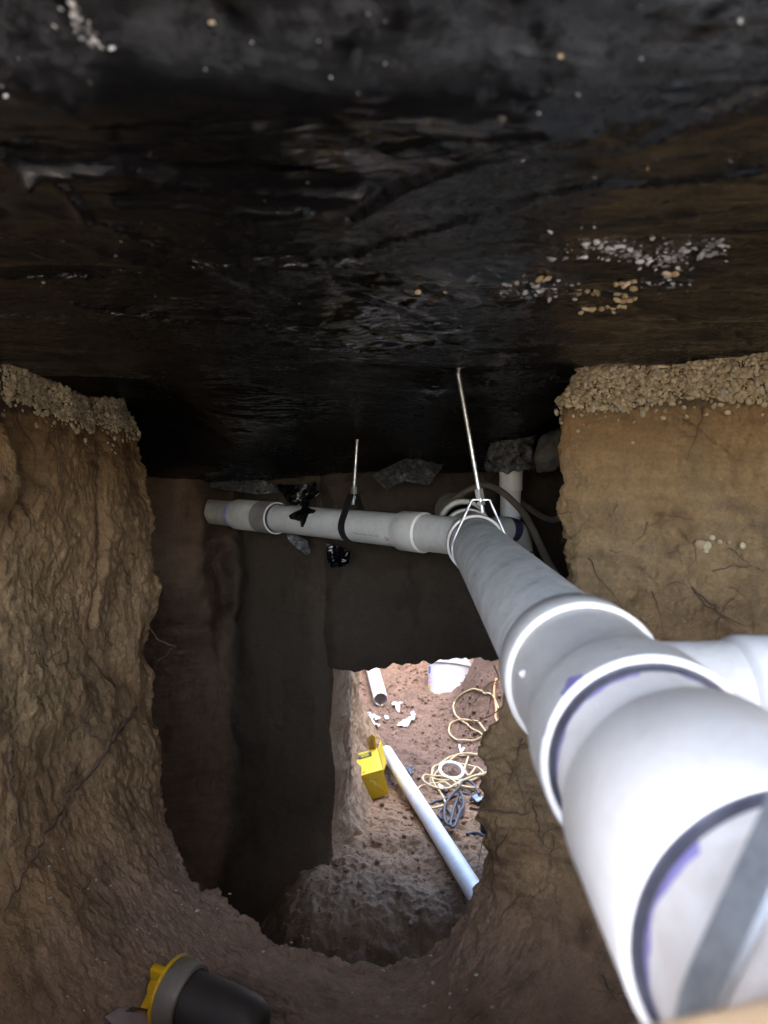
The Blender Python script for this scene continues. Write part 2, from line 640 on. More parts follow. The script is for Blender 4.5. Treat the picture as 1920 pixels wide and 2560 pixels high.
def pvc(name, c, dirt=0.35, dcol=(0.16, 0.13, 0.10), rough=0.36, scuff=True, ax=(1, 1, 1)):
    t = NT(name)
    a = t.noise(7, 6, 0.68, dist=0.7, vec=t.vec(ax))
    f = t.noise(60, 5, 0.7)
    k = t.math('MULTIPLY', t.ramp(a, [(0.38, 0.0), (0.66, 1.0)]), t.ramp(f, [(0.3, 0.45), (0.65, 1.0)]))
    grime = t.ramp(t.noise(15, 6, 0.72, dist=1.4), [(0.42, 0.0), (0.72, 0.8)])
    col = t.mix(t.math('MULTIPLY', t.math('MAXIMUM', k, grime), dirt), c, dcol)
    if scuff:
        s = t.noise(1.0, 3, 0.6, vec=t.vec((150, 14, 60), (0.3, 0.2, 0.5)), dist=1.5)
        col = t.mix(t.ramp(s, [(0.66, 0.0), (0.74, 0.35)]), col, tuple(min(1, x * 1.35) for x in c))
    sp = t.n('ShaderNodeTexVoronoi', i_Scale=42.0)
    t.l(t.co.outputs['Object'], sp.inputs['Vector'])
    s2 = t.math('MULTIPLY', t.ramp(sp.outputs['Distance'], [(0.05, 1.0), (0.10, 0.0)]), t.ramp(t.noise(9, 2), [(0.52, 0), (0.6, 0.7)]))
    col = t.mix(s2, col, dcol)
    rg = t.ramp(k, [(0.0, rough), (1.0, min(1, rough + 0.35))])
    return t.done(col, rg, t.bump(f, 0.06, 0.001))


M_PVC = pvc('pvc_main', (0.72, 0.725, 0.705), 0.75, (0.22, 0.21, 0.185), 0.38)
M_PVC_N = pvc('pvc_near', (0.80, 0.765, 0.73), 0.55, (0.42, 0.32, 0.22), 0.35)
M_FIT = pvc('pvc_fitting', (0.60, 0.585, 0.565), 0.5, (0.22, 0.18, 0.13), 0.30, scuff=False)
M_FIT_W = pvc('pvc_white', (0.87, 0.83, 0.785), 0.38, (0.46, 0.37, 0.27), 0.28, scuff=False)  # white fittings; also paints the light on rims and shoulders of grey hubs
M_BR = pvc('pvc_branch', (0.62, 0.62, 0.60), 0.35, (0.16, 0.13, 0.10), 0.38)
M_OLD = pvc('pvc_old', (0.50, 0.48, 0.41), 0.6, (0.13, 0.10, 0.06), 0.5)
M_LOOSE = pvc('pvc_loose', (0.74, 0.75, 0.76), 0.42, (0.30, 0.24, 0.19), 0.32)
M_SCRAP = pvc('pvc_scrap', (0.82, 0.81, 0.82), 0.2, (0.4, 0.3, 0.25), 0.35)


def primer(name, c):
    t = NT(name)
    f = t.noise(38, 5, 0.7)
    return t.done(t.mix(t.ramp(f, [(0.35, 0), (0.7, 0.55)]), c, tuple(min(1, x * 1.8 + 0.1) for x in c)), 0.35)


M_PRIM = primer('purple_primer', (0.20, 0.17, 0.40))
M_PRIM_D = primer('navy_primer', (0.03, 0.03, 0.09))
M_GAP_SHADE = primer('gap_shade', (0.03, 0.03, 0.045))  # near-black collars that paint the shade in the hub gaps


def metal(name, c, rough=0.35, m=1.0):
    t = NT(name)
    f = t.noise(70, 5, 0.7)
    return t.done(t.mix(t.ramp(f, [(0.4, 0.0), (0.75, 0.8)]), c, tuple(x * 0.35 for x in c)), t.ramp(f, [(0.3, rough), (0.7, rough + 0.25)]), metal=m)


M_ZINC = metal('zinc', (0.66, 0.70, 0.70), 0.3)
M_STRAP = metal('strap_galvanised', (0.62, 0.64, 0.66), 0.38)
M_STRAP_B = metal('strap_black', (0.02, 0.02, 0.022), 0.4, 0.2)
M_STRAP_G = metal('strap_grey', (0.30, 0.32, 0.34), 0.5, 0.3)


def plain(name, c, rough=0.5, dirt=0.0, dcol=(0.2, 0.15, 0.1), sc=30):
    t = NT(name)
    f = t.noise(sc, 5, 0.65)
    return t.done(t.mix(t.ramp(f, [(0.4, 0.0), (0.75, max(dirt, 0.001))]), c, dcol), rough, t.bump(f, 0.15, 0.002))


M_RUB = plain('hose_rubber', (0.085, 0.07, 0.055), 0.7, 0.6, (0.16, 0.12, 0.08))
M_ROOT = plain('root_bark', (0.10, 0.06, 0.038), 0.85, 0.5, (0.14, 0.085, 0.05), 90)
M_ROOT_P = plain('root_pale', (0.26, 0.18, 0.10), 0.85, 0.5, (0.14, 0.09, 0.05), 90)
M_WOOD = plain('board_wood', (0.72, 0.50, 0.29), 0.7, 0.5, (0.38, 0.22, 0.1), 20)
M_YCORD = plain('cord_yellow', (0.52, 0.41, 0.22), 0.5, 0.4, (0.33, 0.24, 0.13), 40)
M_OCORD = plain('cord_orange', (0.65, 0.33, 0.15), 0.5, 0.3, (0.5, 0.3, 0.2), 40)
M_BCORD = plain('cord_black', (0.035, 0.042, 0.055), 0.5, 0.4, (0.12, 0.10, 0.085), 40)
M_TAPE = plain('ring_white', (0.72, 0.70, 0.66), 0.5, 0.3, (0.45, 0.35, 0.28), 30)
M_BOX = plain('card_yellow', (0.70, 0.52, 0.025), 0.6, 0.2, (0.6, 0.42, 0.02), 12)
M_BOXI = plain('card_inside', (0.36, 0.24, 0.09), 0.8)
M_INK = plain('ink_black', (0.03, 0.04, 0.035), 0.6)
M_INKY = plain('ink_yellow', (0.62, 0.55, 0.05), 0.6)
M_RED = plain('ink_red', (0.30, 0.05, 0.05), 0.6)
M_GREY_INK = plain('ink_grey', (0.16, 0.12, 0.12), 0.6)
M_BUCKET = plain('bucket_white', (0.52, 0.55, 0.60), 0.4, 0.2, (0.6, 0.5, 0.45), 10)
M_BLUE = plain('ink_blue', (0.05, 0.16, 0.42), 0.5)
M_PINK = plain('ink_pink', (0.62, 0.35, 0.55), 0.5)
M_SCR = plain('scrap_white', (0.74, 0.74, 0.70), 0.6, 0.3, (0.45, 0.35, 0.28), 60)
M_RAG = plain('rag_blue', (0.24, 0.30, 0.38), 0.8, 0.5, (0.3, 0.25, 0.2), 60)
M_BLK = plain('black_plastic', (0.02, 0.02, 0.023), 0.45, 0.4, (0.1, 0.08, 0.06), 30)
M_PLUGY = plain('plug_yellow', (0.58, 0.36, 0.008), 0.4, 0.25, (0.45, 0.26, 0.02), 25)
M_PLUGR = plain('plug_ring', (0.17, 0.16, 0.14), 0.5, 0.7, (0.13, 0.09, 0.06), 45)
M_DRUM = plain('plug_rubber', (0.028, 0.025, 0.025), 0.65, 0.4, (0.06, 0.043, 0.035), 25)
M_CARD = plain('card_grey', (0.30, 0.23, 0.24), 0.6, 0.3, (0.2, 0.14, 0.11), 40)

# ------------------------------------------------------------------ the shell of the near tunnel: left bank, floor, right bank
PORTAL = [(322, 1000), (340, 1040), (353, 1073), (363, 1121), (378, 1163), (381, 1190), (377, 1230), (384, 1296), (385, 1329), (376, 1372),
          (390, 1430), (398, 1479), (391, 1537), (376, 1604), (366, 1662), (373, 1720), (379, 1792), (395, 1864), (398, 1920), (410, 2004),
          (440, 2112), (461, 2177), (507, 2225), (553, 2234), (570, 2264), (624, 2291), (657, 2335), (684, 2359), (760, 2386), (814, 2400),
          (879, 2410), (962, 2418), (1018, 2407), (1073, 2382), (1118, 2344), (1145, 2283), (1168, 2249), (1187, 2216), (1207, 2145),
          (1218, 2061), (1213, 1970), (1198, 1889), (1206, 1856), (1224, 1830), (1240, 1787), (1249, 1750), (1262, 1690), (1300, 1600),
          (1380, 1510), (1427, 1448), (1429, 1373), (1412, 1317), (1408, 1261), (1401, 1194), (1390, 1141), (1393, 1074), (1405, 1000), (1440, 945), (1462, 925)]
# depth of the portal edge, by index
PD = pchip([0, 7, 16, 20, 23, 28, 31, 36, 41, 46, 49, 56, 58], [2.02, 1.97, 1.86, 1.70, 1.58, 1.47, 1.45, 1.46, 1.41, 1.40, 1.44, 1.48, 1.50], np.arange(len(PORTAL)))
P0 = np.array([at(x, y, d) for (x, y), d in zip(PORTAL, PD)])
nP = len(PORTAL)
arc = np.concatenate([[0], np.cumsum(np.linalg.norm(np.diff(P0, axis=0), axis=1))])
# key rows: portal index -> (behind2, behind1, near1, near2, near3)
KEY = {
    0:  ((-1.45, 2.30, 0.20), (-1.12, 2.06, 0.19), (-0.80, 1.69, 0.168), (-0.82, 1.40, 0.205), (-1.00, 0.20, 0.21)),
    4:  ((-1.45, 2.35, 0.00), (-1.08, 2.08, 0.02), (-0.78, 1.68, 0.02), (-0.80, 1.36, 0.03), (-1.02, 0.20, 0.05)),
    10: ((-1.45, 2.35, -0.30), (-1.08, 2.08, -0.28), (-0.76, 1.62, -0.26), (-0.80, 1.32, -0.24), (-1.02, 0.20, -0.20)),
    16: ((-1.45, 2.25, -0.80), (-1.05, 2.00, -0.72), (-0.73, 1.58, -0.56), (-0.78, 1.25, -0.52), (-1.02, 0.20, -0.48)),
    19: ((-1.40, 2.10, -1.20), (-0.98, 1.90, -1.00), (-0.68, 1.50, -0.78), (-0.72, 1.15, -0.74), (-1.00, 0.20, -0.72)),
    22: ((-1.10, 1.95, -1.60), (-0.78, 1.78, -1.26), (-0.50, 1.38, -0.96), (-0.52, 1.00, -0.95), (-0.75, 0.20, -0.97)),
    26: ((-0.60, 1.75, -1.75), (-0.45, 1.64, -1.34), (-0.30, 1.22, -1.03), (-0.31, 0.90, -1.04), (-0.40, 0.20, -1.05)),
    31: ((-0.05, 1.70, -1.75), (-0.06, 1.60, -1.36), (-0.05, 1.18, -1.05), (-0.05, 0.85, -1.06), (-0.05, 0.20, -1.07)),
    35: ((0.35, 1.72, -1.65), (0.24, 1.62, -1.26), (0.18, 1.25, -1.00), (0.25, 0.90, -1.04), (0.30, 0.20, -1.06)),
    37: ((0.60, 1.75, -1.30), (0.38, 1.64, -1.05), (0.27, 1.33, -0.90), (0.42, 1.00, -0.98), (0.55, 0.20, -1.02)),
    40: ((0.95, 1.80, -0.75), (0.42, 1.66, -0.70), (0.36, 1.34, -0.66), (0.62, 1.05, -0.72), (0.95, 0.20, -0.78)),
    46: ((1.00, 1.80, -0.42), (0.48, 1.66, -0.42), (0.42, 1.33, -0.42), (0.72, 1.12, -0.42), (1.10, 0.20, -0.42)),
    50: ((1.00, 1.82, -0.18), (0.56, 1.68, -0.18), (0.48, 1.37, -0.17), (0.80, 1.16, -0.17), (1.15, 0.20, -0.16)),
    55: ((1.00, 1.84, 0.06), (0.55, 1.70, 0.06), (0.50, 1.38, 0.07), (0.82, 1.18, 0.07), (1.15, 0.20, 0.06)),
    57: ((1.02, 1.86, 0.16), (0.58, 1.70, 0.17), (0.51, 1.36, 0.17), (0.82, 1.18, 0.175), (1.15, 0.20, 0.18)),
    58: ((1.05, 1.88, 0.20), (0.62, 1.72, 0.20), (0.53, 1.37, 0.205), (0.84, 1.19, 0.21), (1.17, 0.20, 0.21)),
}
ki = sorted(KEY)
KR = {c: pchip(arc[ki], np.array([KEY[i][c] for i in ki]), arc) for c in range(5)}
N_S = 760
s_f = np.linspace(0, arc[-1], N_S)
cols = [np.stack([np.interp(s_f, arc, A[:, k]) for k in range(3)], -1) for A in (KR[0], KR[1], P0, KR[2], KR[3], KR[4])]
tk = np.array([-1.0, -0.45, 0.0, 1.0, 2.0, 3.6])
t_f = np.concatenate([np.linspace(-1, -0.10, 14, endpoint=False), np.linspace(-0.10, 0.12, 34, endpoint=False), np.linspace(0.12, 2.0, 250, endpoint=False), np.linspace(2.0, 3.6, 50)])
SH = np.stack([pchip(tk, np.stack([c[i] for c in cols]), t_f) for i in range(N_S)])        # (s, t, 3)
NRM = grid_normals(SH)
ctr = np.array([-0.15, 1.2, -0.4])
NRM *= np.sign(np.sum(NRM * (ctr - SH), -1, keepdims=True).mean())
x, y, z = SH[..., 0], SH[..., 1], SH[..., 2]
w_floor = sstep(-0.90, -1.02, z)
w_right = sstep(-0.05, 0.15, x)
w_left = (1 - w_right) * (1 - w_floor)
lump = 0.030 * fbm(x * 3.2, y * 3.2, z * 3.2, 3, 3)
wx = 0.35 * fbm(x * 4, y * 4, z * 4, 2, 9)
facet = -0.042 * np.abs(vnoise(x * 4.6 + wx, y * 4.6 + wx, z * 4.4 + wx, 5)) - 0.012 * np.abs(vnoise(x * 13 + wx, y * 13, z * 13, 6))
cleft = -0.012 * np.clip(1 - np.abs(vnoise(x * 3.1 + wx, y * 3.1, z * 0.9 + wx, 7)) * 16, 0, 1)
hack = 0.0045 * (np.abs(fbm(x * 16, y * 16, z * 13, 3, 21)) * 2 - 0.3)
rough_ = 0.0055 * fbm(x * 45, y * 45, z * 45, 4, 33) + 0.0022 * fbm(x * 130, y * 130, z * 130, 2, 35)
sed = 0.0035 * fbm(x * 6, y * 6, z * 55, 3, 41)
disp = (0.012 * w_right + 0.004 * w_left) * fbm(x * 9, y * 9, z * 13, 4, 27) - 0.010 * w_right * np.clip(ridged(x * 6, y * 6, z * 7, 3, 29) - 0.6, 0, 1) \
    + lump * (0.9 * w_left + 0.35 * w_floor + 0.8 * w_right) + facet * (0.7 * w_left + 0.3 * w_floor + 0.75 * w_right) + cleft * (w_left * sstep(-0.85, -0.5, z) + 0.25 * w_right) + hack * (1 - 0.55 * w_floor) * np.clip(0.6 + 1.6 * fbm(x * 2.2, y * 2.2, z * 2.2, 2, 23), 0.15, 1.6) + rough_ + sed * (1 - w_floor)
# shovel scoops on the left bank and the nearer lobe at its outer end


def scoop(px, py, Y, rad, depth, sharp=0.25):
    c = np.array(at(px, py, Y))
    d = np.linalg.norm((SH - c) * np.array([1, 1, 0.8]), axis=-1) / rad
    d = d + 0.45 * fbm(x * 9, y * 9, z * 9, 3, 61)
    return -depth * (1 - sstep(1 - sharp, 1, d)) * (0.5 + 0.5 * np.clip(d, 0, 1))


for args in ((300, 1480, 1.80, 0.12, 0.013, 0.7), (250, 1700, 1.66, 0.13, 0.013, 0.7), (70, 1180, 1.42, 0.10, 0.022, 0.6), (180, 1980, 1.45, 0.14, 0.014, 0.8)):
    disp = disp + scoop(*args) * w_left
lobe = np.array(at(-52, 1170, 1.30))
dl = np.linalg.norm((SH - lobe) * np.array([1, 1.0, 0.62]), axis=-1)
disp = disp + 0.060 * (1 - sstep(0.02, 0.11, dl + 0.02 * vnoise(x * 12, y * 12, z * 12, 71)))
dents = ((1780, 1200, 1.32, 0.10, 0.010), (1560, 1290, 1.40, 0.07, 0.012), (1660, 1420, 1.36, 0.09, 0.010), (1520, 1480, 1.40, 0.08, 0.016), (1350, 2080, 1.36, 0.08, 0.010))
for px_, py_, Y_, rad_, dep_ in dents:
    disp = disp + scoop(px_, py_, Y_, rad_, dep_, 0.6) * w_right
edge_keep = sstep(-0.9, -0.4, t_f)[None, :]
disp = disp + np.exp(-(t_f / 0.10)**2)[None, :] * (0.022 * fbm(x * 22, y * 22, z * 22, 4, 51) + 0.008 * fbm(x * 80, y * 80, z * 80, 2, 53))
SHD = SH + NRM * (disp * edge_keep)[..., None]
i_l = int(np.searchsorted(s_f, arc[21]))
i_r = int(np.searchsorted(s_f, arc[36]))


def shell_part(name, a, b, mat):
    o = grid_obj(name, SHD[a:b + 1], mat)
    return structure(o)


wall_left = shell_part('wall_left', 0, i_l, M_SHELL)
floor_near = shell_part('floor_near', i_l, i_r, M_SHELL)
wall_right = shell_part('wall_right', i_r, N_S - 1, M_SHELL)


# ------------------------------------------------------------------ ceiling: black film under the slab
def ceil_base(X, Y):
    z_ = pchip([-0.5, 0.0, 0.16, 0.285, 0.8, 1.2, 1.5, 1.7, 1.9, 2.05, 2.2, 2.35, 2.5, 2.8], [0.36, 0.345, 0.285, 0.205, 0.205, 0.20, 0.195, 0.15, 0.10, 0.065, 0.02, -0.035, -0.06, -0.07], Y)
    z_ = z_ + 0.04 * sstep(-0.9, -1.2, X) * sstep(1.5, 2.0, Y) + 0.10 * sstep(-0.48, -0.74, X) * sstep(1.5, 1.78, Y) * (1 - sstep(2.08, 2.32, Y)) + 0.05 * sstep(0.28, 0.45, X) * sstep(1.5, 1.9, Y)
    return z_


FOLDS = [  # Y0, slope over X, depth, width, x-from, x-to
    (0.385, 0.02, 0.030, 0.050, -9, 9), (0.56, -0.06, 0.012, 0.022, -9, 0.0), (0.63, 0.10, 0.010, 0.03, 0.02, 9),
    (0.80, 0.03, 0.016, 0.045, -0.05, 9), (0.70, -0.02, 0.012, 0.03, -9, 0.05), (0.97, 0.05, 0.012, 0.04, -9, 9), (1.18, -0.05, 0.010, 0.035, -9, 9), (1.36, 0.04, 0.010, 0.05, -9, 9)]


CREASES = [([(900, 640), (1060, 590), (1250, 560), (1500, 500), (1900, 470)], 0.004, 0.004), ([(880, 540), (1100, 480), (1350, 430), (1600, 330), (1920, 290)], 0.005, 0.005),
           ([(960, 420), (1200, 370), (1380, 310)], 0.004, 0.004), ([(940, 300), (1100, 290), (1280, 255), (1500, 235)], 0.005, 0.0045), ([(1150, 450), (1400, 350), (1700, 230), (1920, 190)], 0.004, 0.004), ([(0, 400), (120, 450), (230, 560), (420, 640)], 0.005, 0.006),
           ([(60, 430), (300, 420), (470, 475), (900, 500)], 0.009, 0.010), ([(280, 515), (520, 525), (760, 520)], 0.006, 0.005), ([(0, 700), (240, 710), (500, 690), (620, 740)], 0.005, 0.006), ([(250, 640), (420, 655), (640, 640), (900, 650)], 0.006, 0.008), ([(1420, 740), (1700, 800), (1900, 860)], 0.004, 0.004), ([(180, 760), (500, 800), (800, 790)], 0.005, 0.006),
           ([(650, 860), (900, 880), (1100, 850), (1300, 880)], 0.005, 0.008), ([(560, 800), (760, 830), (1000, 820)], 0.004, 0.006), ([(700, 700), (830, 730), (1000, 720), (1150, 760)], 0.005, 0.006), ([(740, 760), (900, 755), (1080, 800)], 0.005, 0.006)]


def ceil_z(X, Y, fine=False):
    X, Y = np.asarray(X, float), np.asarray(Y, float)
    z_ = ceil_base(X, Y)
    for Y0, sl, dep, wd, xa, xb in FOLDS:
        q = (Y - (Y0 + sl * X + 0.03 * vnoise(X * 4, Y * 0 + Y0, X * 0, 81))) / wd
        prof = np.where(q < 0, np.exp(-(q / 1.0)**2), np.exp(-(q / 0.55)**2))
        z_ = z_ - dep * prof * sstep(xa - 0.1, xa + 0.15, X) * (1 - sstep(xb - 0.15, xb + 0.1, X)) * (0.8 + 0.5 * vnoise(X * 5, Y0 * 3 + 0 * X, 0 * X, 83))
    z_ = z_ + 0.012 * fbm(X * 4, Y * 7, 0, 3, 85)
    ca, sa = math.cos(0.26), math.sin(0.26)
    U, W = X * ca + Y * sa, -X * sa + Y * ca
    crease = np.clip(ridged(U * 3.0, W * 17 + 1.5 * vnoise(X * 3, Y * 3, 0, 87), 0, 3, 89) - 0.45, 0, 1)
    z_ = z_ - 0.0050 * crease * (0.2 + 1.2 * np.clip(fbm(X * 3, Y * 3, 5, 2, 91) + 0.3, 0, 1))
    if fine:
        for pl_, hgt, wid in CREASES:
            pts_ = [at(px, py, 0.2 * 1770 / max(1160 - py, 60)) for px, py in pl_]
            dm = np.full(X.shape, 9.0)
            for p, q in zip(pts_[:-1], pts_[1:]):
                ax_, ay_, bx_, by_ = p.x, p.y, q.x - p.x, q.y - p.y
                tt = np.clip(((X - ax_) * bx_ + (Y - ay_) * by_) / (bx_ * bx_ + by_ * by_), 0, 1)
                dm = np.minimum(dm, np.hypot(X - ax_ - tt * bx_, Y - ay_ - tt * by_))
            z_ = z_ - 1.5 * hgt * np.exp(-(dm / (0.55 * wid))**1.3) * (0.75 + 0.7 * vnoise(X * 9, Y * 9, 0, 98))
        crk = sstep(0.45, 0.12, np.hypot((X - 0.02) / 1.1, Y - 1.02)) + 0.25
        z_ = z_ + crk * (0.0040 * fbm(X * 18, Y * 30, 0, 3, 92) - 0.0035 * np.clip(ridged(X * 9, Y * 22, 0, 3, 94) - 0.5, 0, 1))
        z_ = z_ + 0.0014 * fbm(X * 40, Y * 60, 0, 4, 93) + 0.0022 * np.clip(fbm(X * 26, Y * 26, 0, 3, 95) - 0.1, 0, 1) \
             - 0.0010 * np.clip(ridged(U * 13, W * 60 + 2 * vnoise(X * 9, Y * 9, 0, 96), 0, 3, 97) - 0.45, 0, 1)
    return z_


cx = np.concatenate([np.linspace(-1.7, -1.0, 60, endpoint=False), np.linspace(-1.0, 0.85, 520, endpoint=False), np.linspace(0.85, 1.7, 60)])
cy = np.concatenate([np.linspace(-0.37, 0.25, 50, endpoint=False), np.linspace(0.25, 1.0, 300, endpoint=False), np.linspace(1.0, 2.0, 260, endpoint=False), np.linspace(2.0, 2.8, 150)])
CX, CY = np.meshgrid(cx, cy)
CZ = ceil_z(CX, CY, True)


def ceil_hit(px, py):
    d = ray(px, py)
    zz = 0.2
    for _ in range(12):
        p = d * (zz / d.z)
        i = min(max(bisect.bisect_left(cy, p.y), 0), len(cy) - 1)
        j = min(max(bisect.bisect_left(cx, p.x), 0), len(cx) - 1)
        zz = 0.5 * zz + 0.5 * float(CZ[i, j])
    return d * (zz / d.z)


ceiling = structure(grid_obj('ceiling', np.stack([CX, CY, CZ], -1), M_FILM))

# the concrete slab above the film, and an unseen block on it, raised to shade the far pit
def stepped(z0, z1, y0, cut=0.0):
    zc, zh = (z0 + z1) / 2, (z1 - z0) / 2
    out = []
    for xa, xb, yb in ((-4.0, -0.55, 2.94), (-0.55, -0.28, 2.60), (-0.28, 4.0, 2.47)):
        out.append(box_vf(((xa + xb) / 2, (y0 + yb - cut) / 2, zc), ((xb - xa) / 2, 0, 0), (0, (yb - cut - y0) / 2, 0), (0, 0, zh)))
    return join(out)


slab = structure(link('slab', mesh('slab', *join([stepped(0.24, 0.46, 0.20), box_vf((0, -0.08, 0.47), (4, 0, 0), (0, 0.28, 0), (0, 0, 0.095))])), M_CONC, smooth=False))
house_block = structure(link('house_shade_block', mesh('house_shade_block', *stepped(0.50, 5.6, -0.33, 0.06)), M_CONC, smooth=False))

# ------------------------------------------------------------------ back chamber
# wall behind the branch pipe, turning into the lit side of the passage under the beam: plan path x rows
path = np.array([(-1.45, 2.26), (-1.05, 2.34), (-0.80, 2.41), (-0.745, 2.46), (-0.735, 2.60), (-0.69, 2.70), (-0.60, 2.58), (-0.50, 2.48), (-0.40, 2.40), (-0.325, 2.355),
                 (-0.278, 2.365), (-0.264, 2.43), (-0.276, 2.80), (-0.318, 3.30), (-0.322, 3.80), (-0.37, 3.95), (-0.70, 4.02), (-1.80, 4.05)])
path2 = np.array([(-1.45, 2.50), (-1.05, 2.56), (-0.80, 2.60), (-0.745, 2.62), (-0.735, 2.63), (-0.69, 2.64), (-0.60, 2.56), (-0.50, 2.48), (-0.40, 2.40), (-0.325, 2.355),
                  (-0.278, 2.365), (-0.264, 2.43), (-0.276, 2.80), (-0.318, 3.30), (-0.322, 3.80), (-0.37, 3.95), (-0.70, 4.02), (-1.80, 4.05)])      # lower down the step in the bank fades
pa = np.concatenate([[0], np.cumsum(np.linalg.norm(np.diff(path, axis=0), axis=1))])
u_f = np.linspace(0, pa[-1], 520)
pf, pf2 = pchip(pa, path, u_f), pchip(pa, path2, u_f)
z_rows = np.linspace(-1.80, 0.24, 330)
k_low = (1 - sstep(-0.80, -0.38, z_rows))[None, :, None]
XYb = pf[:, None, :] * (1 - k_low) + pf2[:, None, :] * k_low
edge_w = 0.055 * vnoise(z_rows * 9, 3.3, 0.5, 101) + 0.02 * vnoise(z_rows * 24, 1.3, 0.5, 103)
BW = np.concatenate([XYb, np.broadcast_to(z_rows[None, :, None], XYb.shape[:2] + (1,))], -1).copy()
BW[..., 0] += edge_w[None, :] * sstep(-1.1, -0.9, BW[..., 0]) * (1 - sstep(-0.75, -0.5, BW[..., 0]))
# the foot of the wall swings forward into the floor
jam = sstep(pa[10] - 0.01, pa[11] + 0.04, u_f)[:, None] + 0 * BW[..., 2]
foot = sstep(-1.20, -1.75, BW[..., 2]) * (1 - jam)
BW[..., 1] -= 0.45 * foot**1.3
footx = sstep(-1.15, -1.65, BW[..., 2]) * jam
BW[..., 0] += 0.16 * footx**1.4
NB = grid_normals(BW)
i0_ = int(np.searchsorted(u_f, pa[7]))
NB *= np.sign(NB[i0_, 250].dot(np.array([0.3, -1, 0])))
x, y, z = BW[..., 0], BW[..., 1], BW[..., 2]
db = (0.022 * fbm(x * 3, y * 3, z * 3, 3, 111) + 0.007 * fbm(x * 14, y * 14, z * 9, 4, 113)
      - 0.010 * np.clip(ridged(x * 7, y * 7, z * 3, 3, 115) - 0.5, 0, 1) + 0.003 * fbm(x * 50, y * 50, z * 50, 3, 117)
      + jam * (0.042 * ridged(x * 9, y * 9, z * 6, 4, 119) - 0.012 * np.abs(fbm(x * 22, y * 22, z * 10, 3, 121)) + 0.004 * fbm(x * 70, y * 70, z * 70, 2, 122)))
dpe = np.hypot(x + 0.825, (z + 0.165) * 0.8) + 0.03 * vnoise(x * 14, y * 5, z * 14, 125)
db = db + 0.02 * np.exp(-(dpe / 0.08)**2) * (y < 2.72)
BW = BW + NB * db[..., None]
ztop = 0.24 - 1.00 * sstep(2.55, 2.66, BW[..., 1]) + 0.02 * fbm(BW[..., 0] * 9, BW[..., 1] * 9, 0, 2, 124)
BW[..., 2] = np.where((jam > 0.5) & (BW[..., 1] > 2.55), np.minimum(BW[..., 2], ztop), BW[..., 2])
n_jam = int(np.searchsorted(u_f, pa[10] + 0.01))
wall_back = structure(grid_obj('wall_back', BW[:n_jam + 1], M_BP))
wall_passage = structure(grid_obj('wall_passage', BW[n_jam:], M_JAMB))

bn_x, bn_y = np.linspace(-1.85, -0.30, 120), np.linspace(2.56, 4.0, 110)
BNX, BNY = np.meshgrid(bn_x, bn_y)
BNZ = -0.765 + 0.03 * fbm(BNX * 6, BNY * 6, 0, 4, 126) - 0.10 * sstep(-0.38, -0.30, BNX) - 0.12 * sstep(3.88, 4.0, BNY) - 1.3 * sstep(-0.48, -0.56, BNX) * (1 - sstep(2.92, 2.98, BNY))
bench = structure(grid_obj('bench', np.stack([BNX, BNY, BNZ], -1), M_JAMB))

# concrete grade beam across the back, earth clinging to its face; ragged lower edge
bx = np.linspace(-0.40, 1.3, 330)
prof_b = [(2.47, 0.235), (2.33, 0.235), (2.33, -0.15), (2.33, -0.38), (2.33, -0.55), (2.33, -0.635), (2.342, -0.668), (2.365, -0.676), (2.40, -0.67), (2.455, -0.66), (2.47, -0.63), (2.47, -0.3), (2.47, 0.235)]
pb = np.array(prof_b)
pbu = np.concatenate([[0], np.cumsum(np.linalg.norm(np.diff(pb, axis=0), axis=1))])
pb_f = np.stack([np.interp(np.linspace(0, pbu[-1], 220), pbu, pb[:, k]) for k in range(2)], -1)
BE = np.stack([np.broadcast_to(bx[:, None], (330, 220)), np.broadcast_to(pb_f[None, :, 0], (330, 220)), np.broadcast_to(pb_f[None, :, 1], (330, 220))], -1).copy()
x, y, z = BE[..., 0], BE[..., 1], BE[..., 2]
low = sstep(-0.38, -0.62, z)
BE[..., 1] += 0.09 * sstep(-0.23, -0.36, x + 0.04 * vnoise(z * 6, 0, 0, 138)) + 0.024 * fbm(x * 5, y * 5, z * 5, 4, 131) + 0.012 * ridged(x * 7, y * 7, z * 9, 3, 132) - 0.02 + 0.004 * fbm(x * 30, y * 30, z * 30, 3, 133)
BE[..., 2] += low * (0.022 * fbm(x * 8, 0, 0, 2, 135) + 0.018 * fbm(x * 26, y * 6, 0, 3, 136) - 0.010 + 0.028 * sstep(-0.05, 0.05, x) - 0.012 * sstep(0.0, -0.3, x))
grade_beam = structure(grid_obj('grade_beam', BE, M_BEAM))


